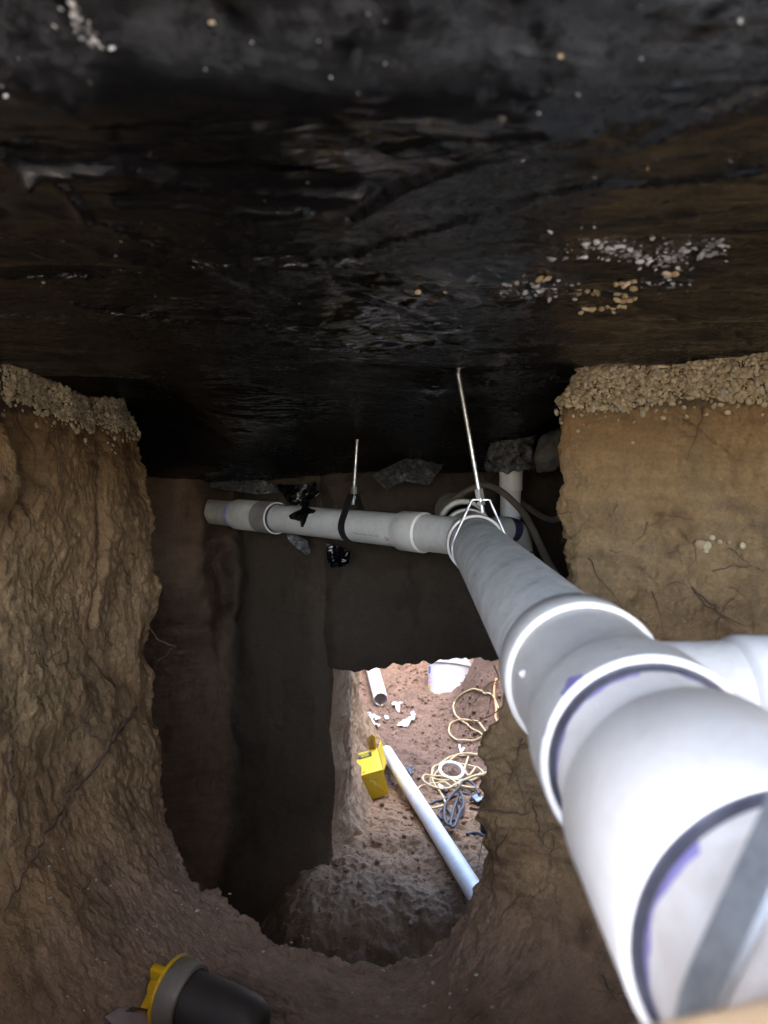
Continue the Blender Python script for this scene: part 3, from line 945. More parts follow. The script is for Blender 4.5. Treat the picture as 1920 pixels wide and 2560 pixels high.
# floor of the chamber, the passage under the beam and the open pit
def floor_base(X, Y):
    X, Y = np.asarray(X, float), np.asarray(Y, float)
    z_ = pchip([1.2, 1.6, 1.75, 1.95, 2.12, 2.3, 2.75, 3.3, 3.8, 4.3, 4.8, 5.0, 5.3, 5.7], [-1.78, -1.76, -1.70, -1.51, -1.375, -1.35, -1.42, -1.52, -1.57, -1.535, -1.49, -1.46, -1.30, -1.05], Y)
    z_ = z_ + 0.34 * np.exp(-((X - 0.47) / 0.19)**2 - ((Y - 4.22) / 0.26)**2) + 0.25 * np.exp(-((X - 0.85) / 0.35)**2 - ((Y - 4.35) / 0.4)**2)
    z_ = z_ + 0.10 * sstep(0.25, 0.6, X) * sstep(3.0, 3.6, Y)
    z_ = z_ + 0.20 * sstep(0.30, 0.75, X) * (1 - sstep(2.6, 3.2, Y)) - 0.42 * sstep(-0.28, -0.78, X) * (1 - sstep(2.7, 2.95, Y))
    z_ = z_ - 0.035 * np.exp(-((X + 0.24) / 0.10)**2 - ((Y - 3.15) / 0.14)**2)
    return z_ + 0.025 * fbm(X * 3.3, Y * 3.3, 0, 2, 141)


fx = np.concatenate([np.linspace(-1.8, -0.55, 60, endpoint=False), np.linspace(-0.55, 0.60, 300, endpoint=False), np.linspace(0.60, 2.0, 80)])
fy = np.concatenate([np.linspace(1.40, 1.9, 60, endpoint=False), np.linspace(1.9, 4.6, 620, endpoint=False), np.linspace(4.6, 5.7, 160)])
FX, FY = np.meshgrid(fx, fy)
FZ = floor_base(FX, FY)
inner = sstep(2.9, 2.3, FY)
FZ = FZ + 0.026 * (np.abs(fbm(FX * 7, FY * 7, 0, 4, 143)) - 0.15) + 0.010 * ridged(FX * 13, FY * 13, 0, 3, 145) - 0.005 \
     + 0.0115 * fbm(FX * 34, FY * 34, 0, 4, 147) + 0.0045 * np.clip(fbm(FX * 75, FY * 75, 0, 3, 149) - 0.05, 0, 1) * 2
FZ = FZ + sstep(3.1, 2.7, FY) * (0.007 * (ridged(FX * 9, FY * 15, 0, 4, 151) - 0.5) + 0.005 * np.abs(fbm(FX * 20, FY * 20, 0, 3, 153)))
for hx, hy, hr, hd in ((0.045, 3.62, 0.05, 0.045), (0.13, 2.55, 0.07, 0.04), (-0.16, 2.62, 0.08, 0.03), (0.20, 3.0, 0.06, 0.035), (-0.05, 2.42, 0.09, 0.03), (0.02, 2.28, 0.10, 0.025)):
    FZ -= hd * np.exp(-(((FX - hx) / hr)**2 + ((FY - hy) / (hr * 0.8))**2)**1.5)
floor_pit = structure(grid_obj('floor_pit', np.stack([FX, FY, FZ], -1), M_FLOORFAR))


FB = floor_base(FX, FY)
fx_l, fy_l = fx.tolist(), fy.tolist()


def floor_z(X, Y):
    i = min(max(bisect.bisect_left(fy_l, Y), 0), len(fy_l) - 1)
    j = min(max(bisect.bisect_left(fx_l, X), 0), len(fx_l) - 1)
    return float(FZ[i, j])


def floor_hit(px, py):
    d = ray(px, py)
    Y, st = 1.6, 0.05
    while Y < 5.6:
        p = d * (Y / d.y)
        i = min(max(bisect.bisect_left(fy_l, Y), 0), len(fy_l) - 1)
        j = min(max(bisect.bisect_left(fx_l, p.x), 0), len(fx_l) - 1)
        if p.z < FB[i, j]:
            if st < 0.004:
                break
            Y -= st
            st *= 0.2
        Y += st
    p.z = floor_z(p.x, p.y)
    return p


# side walls of the chamber and pit, pit end bank
def slab_wall(name, a, b, z0, z1, mat, seed, nx=150, nz=120, amp=0.03, bow=0.0):
    a, b = np.array(a, float), np.array(b, float)
    u = np.linspace(0, 1, nx)[:, None]
    v = np.linspace(0, 1, nz)[None, :]
    P = np.zeros((nx, nz, 3))
    P[..., 0] = a[0] + (b[0] - a[0]) * u + 0 * v
    P[..., 1] = a[1] + (b[1] - a[1]) * u + 0 * v
    P[..., 2] = z0 + (z1 - z0) * v + 0 * u
    n = np.array([b[1] - a[1], a[0] - b[0], 0.0])
    n /= np.linalg.norm(n)
    d = amp * fbm(P[..., 0] * 4, P[..., 1] * 4, P[..., 2] * 4, 5, seed) - amp * 0.5 * np.clip(ridged(P[..., 0] * 7, P[..., 1] * 7, P[..., 2] * 4, 3, seed + 3) - 0.4, 0, 1) + bow * (1 - v)**2
    return structure(grid_obj(name, P + n * d[..., None], mat))


wall_chamber = slab_wall('wall_chamber', (0.52, 2.46), (0.50, 1.45), -1.5, 0.28, M_BACK, 201)
wall_pit_right = slab_wall('wall_pit_right', (1.95, 5.75), (1.90, 2.4), -1.7, 0.30, M_BANK, 221)
wall_pit_left = slab_wall('wall_pit_left', (-1.75, 2.9), (-1.75, 5.75), -1.7, 0.30, M_BANK, 231)
wall_pit_end = slab_wall('wall_pit_end', (-1.85, 5.02), (2.05, 5.65), -1.75, -0.42, M_BANK, 241, nx=260, nz=200, amp=0.07)
# earth either side, far enough back to be seen only as darkness
earth = structure(link('earth', mesh('earth', *join([
    box_vf((-1.85, 1.4, -0.9), (0.2, 0, 0), (0, 1.7, 0), (0, 0, 1.2)), box_vf((1.85, 1.4, -0.9), (0.2, 0, 0), (0, 1.7, 0), (0, 0, 1.2)),
    box_vf((1.25, 2.40, -0.7), (0.72, 0, 0), (0, 0.05, 0), (0, 0, 1.0))])), M_BACK, smooth=False))

# the pit behind the camera that lets daylight in: floor, walls and an unseen ledge shaped to shade the near floor
ledge_u, ledge_v = np.linspace(-1.7, 1.7, 120), np.linspace(0, 1, 60)
lp = np.array([(-0.95, -1.10), (-0.90, -0.40), (-0.60, -0.27), (-0.2, -0.255), (0.21, -0.252), (0.29, -0.268), (0.325, -0.45), (0.325, -0.8), (0.325, -1.12)])
lpu = np.linspace(0, 1, len(lp))
LP = pchip(lpu, lp, ledge_v)
LG = np.stack([np.broadcast_to(ledge_u[:, None], (120, 60)), np.broadcast_to(LP[None, :, 0], (120, 60)), np.broadcast_to(LP[None, :, 1], (120, 60))], -1).copy()
LG[..., 2] += 0.012 * fbm(LG[..., 0] * 9, LG[..., 1] * 9, 0, 3, 251)
ledge = structure(grid_obj('ledge', LG, M_ENTRY))
EN = np.zeros((90, 120, 3))
ey_ = np.linspace(-5.6, -0.6, 120)
ex_ = np.linspace(-1.75, 1.75, 90)
EN[..., 0] = ex_[:, None]
EN[..., 1] = ey_[None, :]
EN[..., 2] = pchip([-5.6, -4.2, -2.2, -0.6], [0.215, 0.10, -0.95, -1.08], ey_)[None, :] + 0.04 * fbm(EN[..., 0] * 3, EN[..., 1] * 3, 0, 4, 255)
floor_entry = structure(grid_obj('floor_entry', EN, M_ENTRY))
slab_wall('wall_entry_left', (-1.5, -5.2), (-1.5, 0.3), -1.1, 0.24, M_ENTRY, 261, 120, 60)
slab_wall('wall_entry_right', (1.5, 0.3), (1.5, -5.2), -1.1, 0.24, M_ENTRY, 271, 120, 60)


def rect(x0, x1, y0, y1, z_=0.235):
    return [(x0, y0, z_), (x1, y0, z_), (x1, y1, z_), (x0, y1, z_)], [(0, 1, 2, 3)]


ground = structure(link('ground', mesh('ground', *join([
    rect(-60, -4.0, -60, 60), rect(4.0, 60, -60, 60), rect(-4, 4, -60, -5.5), rect(-4, -1.5, -5.5, -0.45), rect(1.5, 4, -5.5, -0.45),
    rect(-4, 4, 5.6, 60, -0.45), ([(-4, 5.6, -0.45), (-1.7, 5.6, -0.45), (-1.7, 5.6, 0.235), (-4, 5.6, 0.235)], [(0, 1, 2, 3)]), ([(1.9, 5.6, -0.45), (4, 5.6, -0.45), (4, 5.6, 0.235), (1.9, 5.6, 0.235)], [(0, 1, 2, 3)]), rect(-4, -1.72, 2.95, 5.6), rect(1.92, 4, 2.47, 5.6)])), M_PIT, smooth=False))

# ------------------------------------------------------------------ gravel seams under the slab
def pebble_mesh(seed, seg=7, ring=5):
    r_ = random.Random(seed)
    V, Fc = [(0, 0, 1)], []
    sk = [(r_.uniform(-1, 1), r_.uniform(-1, 1), r_.uniform(-1, 1), r_.uniform(0.08, 0.2)) for _ in range(4)]
    for i in range(1, ring):
        for k in range(seg):
            th, ph = math.pi * i / ring, 2 * math.pi * (k + 0.5 * (i % 2)) / seg
            V.append((math.sin(th) * math.cos(ph), math.sin(th) * math.sin(ph), math.cos(th)))
    V.append((0, 0, -1))
    for k in range(seg):
        Fc.append((0, 1 + k, 1 + (k + 1) % seg))
        for i in range(ring - 2):
            a, b = 1 + i * seg, 1 + (i + 1) * seg
            Fc.append((a + k, b + k, b + (k + 1) % seg, a + (k + 1) % seg))
        Fc.append((1 + (ring - 2) * seg + (k + 1) % seg, 1 + (ring - 2) * seg + k, len(V) - 1))
    out = []
    for v in V:
        v = Vector(v)
        s = 1.0
        for a, b, c, m in sk:
            s += m * max(-0.6, min(0.6, v.dot(Vector((a, b, c)))))
        out.append(v * s)
    return out, Fc


PEB = [pebble_mesh(i) for i in range(10)]
SHARD = []
for i_ in range(10):
    v_, f_ = pebble_mesh(40 + i_, 6, 4)
    q_ = random.Random(90 + i_)
    SHARD.append(([p * q_.uniform(0.62, 1.2) for p in v_], f_))


def peb_me(i, mat, tg):
    k = f'pebble_{tg}_{i}'
    me = bpy.data.meshes.get(k)
    if me is None:
        me = mesh(k, *(SHARD if tg in ('bare', 'film') else PEB)[i])
        me.materials.append(mat)
        me.polygons.foreach_set('use_smooth', [True] * len(me.polygons))
    return me


def rnd_rot(nrm, flat=0.6):
    """stones lie with their flat side roughly out of the face and the long side level"""
    q = Vector(nrm).to_track_quat('Z', 'Y')
    return (q.to_matrix() @ Matrix.Rotation(random.uniform(0, 6.283), 3, 'Z')
            @ Matrix.Rotation(random.gauss(0, flat), 3, 'X') @ Matrix.Rotation(random.gauss(0, flat), 3, 'Y'))


def seam(name, a, b, n, size, thick, tr, seed):
    """pebbles packed on the top band of one bank; the 300 largest in view are parts, the rest one mass"""
    r_ = np.random.default_rng(seed)
    S, N_ = SHD[a:b], NRM[a:b]
    tm = (t_f > tr[0]) & (t_f < tr[1])
    S, N_ = S[:, tm].reshape(-1, 3), N_[:, tm].reshape(-1, 3)
    top = S[:, 2].max()
    bot = thick(S) + 0.026 * vnoise(S[:, 0] * 11, S[:, 1] * 11, 0, seed) + 0.008 * vnoise(S[:, 0] * 40, S[:, 1] * 40, 0, seed + 1)
    ok = np.where((S[:, 2] > bot) | (r_.random(len(S)) < 0.10 * np.exp(-np.clip(bot - S[:, 2], 0, 1) / 0.014)))[0]
    root = structure(empty(name, tuple(S[ok].mean(0))))
    sel = r_.choice(ok, size=min(n, len(ok)), replace=False)
    # drop those that crowd one another
    keep, cells, g = [], {}, size * 0.95
    for i in sel:
        p = S[i]
        c = tuple(int(math.floor(q / g)) for q in p)
        near = [q for a_ in (-1, 0, 1) for b_ in (-1, 0, 1) for c_ in (-1, 0, 1) for q in cells.get((c[0] + a_, c[1] + b_, c[2] + c_), ())]
        if any((q[0] - p[0])**2 + (q[1] - p[1])**2 + (q[2] - p[2])**2 < g * g for q in near):
            continue
        cells.setdefault(c, []).append(tuple(p))
        keep.append(i)
    vis = []
    for i in keep:
        p = Vector(S[i])
        c = CR.inverted() @ p
        if c.z >= -0.05:
            continue
        ux, uy = 960 - c.x / c.z * F_PX, 1280 + c.y / c.z * F_PX
        fac = max(0.0, float(-(p.normalized()).dot(Vector(N_[i]))))
        vis.append((i, (-10 < ux < 1930) * fac / p.length))
    vis.sort(key=lambda q: -q[1])
    mass = []
    for k, (i, v) in enumerate(vis):
        s = size * random.choice((0.5, 0.6, 0.75, 0.9, 1.0, 1.1, 1.25, 1.5))
        rot = rnd_rot(N_[i])
        sc = Matrix.Diagonal((s * random.uniform(1.0, 1.35), s * random.uniform(0.75, 1.0), s * random.uniform(0.55, 0.8)))
        p = Vector(S[i]) + Vector(N_[i]) * random.uniform(0.0, 0.75) * s
        m4 = Matrix.Translation(p) @ (rot @ sc).to_4x4()
        j = random.randrange(10)
        if k < 300:
            o = bpy.data.objects.new('pebble', peb_me(j, M_PEB, 'band'))
            COL.objects.link(o)
            o.parent = root
            o.matrix_parent_inverse = Matrix.Translation(root.location).inverted()
            o.matrix_basis = m4
        else:
            mass.append(([m4 @ Vector(q) for q in PEB[j][0]], PEB[j][1]))
    if mass:
        o = link('pebbles', mesh('pebbles', *join(mass)), M_PEB_S)
        under(o, root)
        o['kind'] = 'stuff'
    return root


i57 = int(np.searchsorted(s_f, arc[54]))
seam('gravel_seam_left', 0, int(np.searchsorted(s_f, arc[5])), 8000, 0.0050, lambda S: 0.100 + 0.030 * sstep(1.75, 1.4, S[:, 1]), (-0.35, 2.4), 301)
seam('gravel_seam_right', i57, N_S, 8000, 0.0047, lambda S: 0.118 + 0 * S[:, 0], (-0.35, 2.2), 307)

# stones pressed into the film, some bare, some still under it
stone_n = 0


def ceil_stone(px, py, size_px, mat, tg, proud=0.15, flat=0.5):
    p = ceil_hit(px, py)
    s = size_px * 0.5 * p.length / F_PX
    o = bpy.data.objects.new('pebble', peb_me(random.randrange(10), mat, tg))
    COL.objects.link(o)
    o.parent = ceiling
    m3 = Matrix.Rotation(random.uniform(0, 6.28), 3, 'Z') @ Matrix.Rotation(random.gauss(0, 0.5), 3, 'X') @ Matrix.Rotation(random.gauss(0, 0.4), 3, 'Y')
    o.matrix_basis = Matrix.Translation(p - Vector((0, 0, s * proud))) @ (m3 @ Matrix.Diagonal((s * random.uniform(1.0, 1.5), s * random.uniform(0.6, 0.95), s * flat))).to_4x4()


BARE = [(1448, 716, 20), (1449, 735, 17), (1470, 722, 22), (1490, 716, 24), (1494, 730, 20), (1478, 732, 18), (1553, 700, 22), (1566, 704, 24), (1540, 706, 20), (1545, 727, 22),
        (1560, 722, 22), (1590, 716, 24), (1588, 704, 18), (1562, 736, 22), (1543, 748, 20), (1575, 745, 22), (1586, 744, 20), (1556, 750, 20), (1548, 760, 20), (1562, 764, 18), (1535, 770, 16),
        (1534, 778, 16), (1519, 764, 20), (1504, 770, 20), (1482, 768, 24), (1464, 770, 18), (1450, 778, 20), (1348, 690, 26), (1370, 692, 24), (1286, 705, 18), (1662, 678, 22), (1684, 680, 22), (1670, 688, 16),
        (1046, 728, 18), (1113, 726, 13), (1620, 418, 9), (1398, 140, 13), (530, 52, 12)]
for b_ in BARE:
    ceil_stone(b_[0] + random.gauss(0, 2), b_[1] + random.gauss(0, 2), b_[2] * random.uniform(0.8, 1.1), M_PEB_C, 'bare', 0.3, 0.6)
r_ = random.Random(5)
for k in range(270):
    u_ = r_.random()
    if u_ < 0.66:
        px_ = 1370 + 450 * r_.betavariate(1.4, 1.1)
        py_ = 628 + r_.gauss(0, 17) + 10 * math.sin(px_ * 0.02) + (px_ - 1600) * 0.015
        if px_ > 1880:
            py_ += 8
    elif u_ < 0.88:
        px_ = r_.uniform(1240, 1450)
        py_ = 724 + r_.gauss(0, 14)
    else:
        px_ = r_.uniform(1600, 1730)
        py_ = 716 + r_.gauss(0, 7)
    ceil_stone(px_, py_, 5 + 19 * r_.random()**1.6, M_BULGE, 'film', r_.uniform(-0.2, 0.1), r_.uniform(0.3, 0.6))
for k in range(42):
    ceil_stone(r_.uniform(0, 1900), r_.uniform(10, 780), r_.uniform(4, 10), M_BULGE, 'film', 0.0, 0.4)
for k in range(22):
    ceil_stone(165 + k * 4 + r_.gauss(0, 16), 6 + k * 5.5, r_.uniform(8, 19), M_BULGE, 'film', 0.0, 0.4)

# ------------------------------------------------------------------ the drain line (glued together: one thing)
AX, AZ = 0.143, -0.178
RP, RH = 0.0572, 0.0655
line_root = empty('drain_line', (AX, 0.9, AZ))
tag(line_root, 'grey plastic drain line with hubbed fittings hung under the black ceiling film', 'drain pipe')


def part(name, vf, mat, parent=None, smooth=True, label=None):
    o = link(name, mesh(name, *vf), mat)
    me = o.data
    # keep hub shoulders crisp
    me.set_sharp_from_angle(angle=R(38))
    if parent is None:
        under(o, line_root)
    else:
        o.parent = parent
    if label:
        o['label'] = label
    return o


Yd = (0, 1, 0)
O_ = (AX, 0, AZ)


def ring_profile(t0, t1, r_in, r_out, b=0.0015):
    return [(t0, r_in), (t0, r_out - b), (t0 + b * 0.4, r_out - b * 0.3), (t0 + b, r_out), (t1 - b, r_out), (t1 - b * 0.4, r_out - b * 0.3), (t1, r_out - b), (t1, r_in)]


def wavy_ring(A, t0, t1, r, wob, seed, seg=120, gaps=0.0):
    """a brushed-on band: its edges wander and it thins out in places"""
    A = Vector(A)
    V, Fc = [], []
    for k in range(seg):
        a = 2 * math.pi * k / seg
        n0 = sfbm(math.cos(a) * 2.5, math.sin(a) * 2.5, seed, 4, seed)
        n1 = sfbm(math.cos(a) * 3.1, math.sin(a) * 3.1, seed + 9.0, 4, seed + 3)
        ta, tb = t0 + wob * n0, t1 + wob * 0.4 * n1
        if gaps and sn(math.cos(a) * 2, math.sin(a) * 2, seed + 4, seed) < -gaps:
            ta = tb - 0.0004
        for t_ in (min(ta, tb - 0.0004), tb):
            V.append(A + Vector((math.cos(a) * r, t_, math.sin(a) * r)))
    for k in range(seg):
        k2 = (k + 1) % seg
        Fc.append((2 * k, 2 * k + 1, 2 * k2 + 1, 2 * k2))
    return V, Fc


# near pipe, coupling, short nipple
part('pipe_section', lathe(O_, Yd, [(-2.6, RP), (-1.2, RP), (0.0, RP), (0.15, RP), (0.31, RP)], 96), M_PVC_N)
cp = part('coupling', lathe(O_, Yd, ring_profile(0.257, 0.362, RP + 0.0005, RH - 0.0006, 0.002), 112), M_FIT_W)
part('primer_ring', wavy_ring(O_, 0.2470, 0.2535, RP + 0.0004, 0.008, 3, gaps=0.12), M_PRIM, cp)
part('hub_rim', lathe(O_, Yd, [(0.2580, RP + 0.0036), (0.2558, RP + 0.0042), (0.2560, RH - 0.0030), (0.2572, RH - 0.0018)], 96), M_FIT_W, cp)
part('joint_gap_shade', lathe(O_, Yd, [(0.2515, RP + 0.0006), (0.2545, RP + 0.0012), (0.2568, RP + 0.0018), (0.2570, RP + 0.0042)], 96), M_GAP_SHADE, cp)
part('pipe_section', lathe(O_, Yd, [(0.355, RP), (0.40, RP), (0.44, RP)], 96), M_PVC_N)
# tee with its outlet to the right
RB = 0.0602
tee_prof = [(0.4175, RP + 0.0040), (0.4175, RH - 0.0015), (0.4185, RH), (0.462, RH), (0.470, RH - 0.001), (0.480, RB + 0.001), (0.486, RB), (0.520, RB), (0.560, RB), (0.570, RB + 0.0006), (0.5755, RB + 0.0012),
            (0.5775, RH - 0.001), (0.579, RH), (0.6205, RH), (0.6220, RH - 0.001), (0.6220, RP + 0.0004)]
tee = part('tee_fitting', lathe(O_, Yd, tee_prof, 112), M_FIT)
part('joint_gap_shade', lathe(O_, Yd, [(0.4105, RP + 0.0006), (0.414, RP + 0.0010), (0.4180, RP + 0.0016), (0.4182, RP + 0.0040)], 96), M_GAP_SHADE, tee)
part('primer_ring', wavy_ring(O_, 0.4065, 0.4125, RP + 0.0004, 0.008, 5, gaps=0.05), M_PRIM, tee)
part('primer_smear', wavy_ring(O_, 0.4176, 0.4182, RH + 0.0004, 0.012, 8, gaps=-0.12), M_PRIM, tee)
part('hub_rim', lathe(O_, Yd, [(0.4190, RP + 0.0034), (0.4166, RP + 0.0040), (0.4166, RH - 0.0020), (0.4174, RH - 0.0010)], 96), M_FIT_W, tee)
part('hub_shoulder', lathe(O_, Yd, [(0.5742, RB + 0.0012), (0.5750, RB + 0.0025), (0.5764, RH - 0.0010), (0.5784, RH + 0.0002)], 112), M_FIT_W, tee)  # whiter ring paints the light on the shoulder's near slope
part('outlet', lathe((AX, 0.522, AZ), (1, 0, 0), [(0.0, 0.0462), (0.075, 0.0466), (0.092, 0.0475), (0.096, 0.0510), (0.098, 0.0520), (0.138, 0.0520), (0.139, 0.0445)], 64), M_FIT, tee)
part('primer_smear', ([O_V for O_V in [Vector((AX + (RH + 0.0004) * math.cos(a), yy, AZ + (RH + 0.0004) * math.sin(a))) for a in np.linspace(R(128), R(143), 9) for yy in (0.4180, 0.428 + 0.004 * math.sin(a * 30))]],
                      [(2 * i, 2 * i + 1, 2 * i + 3, 2 * i + 2) for i in range(8)]), M_PRIM, tee)
part('moulding_nib', join([(lambda V, F_: ([Vector((AX + (RB + 0.001) * math.cos(R(163)), 0.535, AZ + (RB + 0.001) * math.sin(R(163)))) + Vector(v) * 0.0032 for v in V], F_))(*PEB[2])]), M_FIT_W, tee)
part('pipe_section', lathe((AX, 0.522, AZ), (1, 0, 0), [(0.130, 0.0445), (0.6, 0.0445), (1.55, 0.0445)], 64), M_PVC)
# the long grey run
part('pipe_section', lathe(O_, Yd, [(0.60 + 0.1 * k, RP) for k in range(11)], 96), M_PVC)
# wye: run and branch
wye_prof = [(1.577, RP + 0.0022), (1.577, RH - 0.0015), (1.578, RH), (1.620, RH), (1.624, RB), (1.700, RB), (1.792, RB), (1.797, RH), (1.838, RH), (1.840, RP)]
wye = part('wye_fitting', lathe(O_, Yd, wye_prof, 80), M_FIT)
part('joint_gap_shade', lathe(O_, Yd, [(1.566, RP + 0.0005), (1.572, RP + 0.0014), (1.579, RP + 0.0027)], 80), M_GAP_SHADE, wye)
part('hub_rim', lathe(O_, Yd, [(1.5768, RP + 0.0030), (1.5755, RP + 0.0036), (1.5755, RH - 0.0012), (1.5765, RH - 0.0004)], 80), M_FIT_W, wye)
part('hub_shoulder', lathe(O_, Yd, [(1.7895, RB + 0.001), (1.7905, RB + 0.0025), (1.7945, RH - 0.0006), (1.7955, RH + 0.0002)], 80), M_FIT_W, wye)
BRO = Vector((AX, 1.68, AZ + 0.004))
BRD = Vector((-1, 1, 0)).normalized()
S2 = math.sqrt(2)
R3, R3H = 0.0445, 0.0520


def br_t(px):
    """distance along the branch axis where it crosses the picture column px"""
    k = (px - VPX) / F_PX
    return (k * BRO.y - BRO.x) / (BRD.x - k * BRD.y)


t_h0, t_h1 = br_t(1062), br_t(1008)
part('wye_branch', lathe(BRO, BRD, [(0.0, 0.0466), (t_h0 - 0.01, 0.0468), (t_h0 - 0.002, 0.0480), (t_h0, R3H - 0.001), (t_h0 + 0.002, R3H), (t_h1 - 0.002, R3H), (t_h1, R3H - 0.001), (t_h1, R3)], 72), M_FIT, wye)
part('hub_shoulder', lathe(BRO, BRD, [(t_h0 - 0.004, 0.0478), (t_h0 - 0.0035, 0.0492), (t_h0 - 0.0008, R3H - 0.0006), (t_h0 + 0.001, R3H + 0.0002)], 72), M_FIT_W, wye)
part('primer_ring', lathe(BRO, BRD, [(t_h1 - 0.001, R3 + 0.0006), (t_h1 + 0.007, R3 + 0.0003)], 72), M_PRIM, wye)
t_c0, t_c1, t_end = br_t(690), br_t(592), br_t(470)
br = part('pipe_section', lathe(BRO, BRD, [(t_h1 - 0.02 + (t_c0 + 0.03 - t_h1) * k / 8, R3) for k in range(9)], 72), M_BR, label='long straight grey branch pipe running off to the bank')
cpl = part('coupling', lathe(BRO, BRD, [(t_c0, R3 + 0.003), (t_c0, R3H - 0.001), (t_c0 + 0.001, R3H), (t_c0 + 0.09, R3H - 0.0005), (t_c0 + 0.096, R3H - 0.003), (t_c0 + 0.10, R3H - 0.003), (t_c0 + 0.106, R3H - 0.0005), (t_c1 - 0.001, R3H), (t_c1, R3H - 0.001), (t_c1, R3)], 72), M_FIT)
part('joint_gap_shade', lathe(BRO, BRD, [(t_c0 - 0.010, R3 + 0.0004), (t_c0 - 0.004, R3 + 0.0012), (t_c0 + 0.002, R3 + 0.0028)], 72), M_GAP_SHADE, cpl)
part('hub_rim', lathe(BRO, BRD, [(t_c0 - 0.0003, R3 + 0.0032), (t_c0 - 0.0012, R3 + 0.0038), (t_c0 - 0.0012, R3H - 0.0008), (t_c0, R3H - 0.0002)], 72), M_FIT_W, cpl)
part('dust_band', lathe(BRO, BRD, [(t_c0 + 0.003, R3H + 0.0003), (t_c0 + 0.088, R3H + 0.0001)], 72), pvc('pvc_dusty', (0.27, 0.255, 0.24), 0.7, (0.12, 0.095, 0.07), 0.6), cpl)
part('primer_ring', lathe(BRO, BRD, [(t_c1 - 0.001, R3 + 0.0007), (t_c1 + 0.028, R3 + 0.0003), (t_c1 + 0.034, R3 + 0.0001)], 72), M_PRIM, cpl)
part('pipe_section', lathe(BRO, BRD, [(t_c1 - 0.02, R3), (t_c1 + 0.12, R3), (t_end + 0.25, R3)], 72), M_OLD, label='older yellowed pipe going into the earth bank')
# continuation past the wye: bend rising behind, small side arm, trap and riser
O2 = (AX + 0.012, 0, AZ - 0.020)
part('coupling', lathe(O2, (-0.01, 1, 0.02), ring_profile(1.875, 1.965, RP, RH + 0.0015), 64), M_FIT)
part('hub_rim', lathe(O2, (-0.01, 1, 0.02), [(1.8735, RP), (1.8735, RH), (1.8755, RH + 0.0019), (1.879, RH + 0.0019)], 64), M_OLD)
part('pipe_section', lathe(O2, (-0.01, 1, 0.02), [(1.83, RP), (2.2, RP), (2.8, RP)], 56), M_OLD)
R2, R2H = 0.0302, 0.0355
arm0, arm1 = Vector((AX + 0.03, 1.86, AZ)), Vector((0.262, 1.93, AZ))
ad = (arm1 - arm0).normalized()
al = (arm1 - arm0).length
part('side_arm', lathe(arm0, ad, [(0.0, R2 + 0.004), (al - 0.055, R2 + 0.004), (al - 0.050, R2H + 0.001), (al - 0.012, R2H + 0.001), (al - 0.010, R2)], 48), M_FIT)
elb = spline([arm1 - ad * 0.02, arm1, arm1 + ad * 0.03 + Vector((0, 0, -0.012)), arm1 + ad * 0.045 + Vector((0, 0, -0.045)), arm1 + ad * 0.047 + Vector((0, 0, -0.08))], 6)
el = part('trap_elbow', tube(elb, R2 + 0.004, 40, False), M_FIT)
e_end = elb[-1]
part('primer_band', tube([elb[i] for i in range(4, 11)], R2 + 0.0046, 40, False), M_PRIM_D, el)
part('trap_hub', lathe(e_end, (0, 0, -1), ring_profile(-0.012, 0.03, R2, R2H + 0.002), 48), M_FIT_W, el)
part('primer_band', lathe(e_end, (0, 0, -1), [(-0.020, R2 + 0.0045), (-0.012, R2 + 0.0048)], 48), M_PRIM_D, el)
rx, ry = 0.291, 2.10
ub = spline([e_end, e_end + Vector((0, 0, -0.05)), (e_end + Vector((rx, ry, e_end.z))) * 0.5 + Vector((0, 0, -0.12)), Vector((rx, ry, e_end.z - 0.05)), Vector((rx, ry, e_end.z + 0.02))], 8)
part('trap_bend', tube(ub, R2 + 0.002, 40, False), M_FIT)
part('riser', lathe((rx, ry, 0), (0, 0, 1), [(-0.28, R2), (-0.10, R2), (0.06, R2)], 48), M_SCRAP)
rc0 = float(at(1275, 1226, ry).z)
part('riser_coupling', lathe((rx, ry, 0), (0, 0, 1), ring_profile(rc0, rc0 + 0.075, R2, R2H - 0.0012), 56), M_FIT_W)


# lettering printed on the branch pipe (it reads upside down from here)
def pipe_text(body, size, t_start, phi, mat, name):
    cu = bpy.data.curves.new('lettering', 'FONT')
    cu.body = body
    cu.size = size
    cu.resolution_u = 2
    tmp = bpy.data.objects.new('tmp_lettering', cu)
    COL.objects.link(tmp)
    dg = bpy.context.evaluated_depsgraph_get()
    me = bpy.data.meshes.new_from_object(tmp.evaluated_get(dg))
    bpy.data.objects.remove(tmp)
    for v in me.vertices:
        tt = t_start + v.co.x                      # runs away from the wye
        ph = phi - v.co.y / R3                     # letters stand on their heads
        d, u, w = BRD, Vector((-1, -1, 0)).normalized(), Vector((0, 0, 1))
        v.co = BRO + d * tt + (u * math.cos(ph) + w * math.sin(ph)) * (R3 + 0.0004)
    me.materials.clear()
    o = link(name, me, mat, smooth=False)
    o.parent = br
    return o


pipe_text('PE', 0.016, br_t(1000), R(-20), M_RED, 'printed_letters')
pipe_text('PVC TYPE 1 SCH 40 NSF-pw', 0.0085, br_t(975), R(-16), M_GREY_INK, 'printed_line')


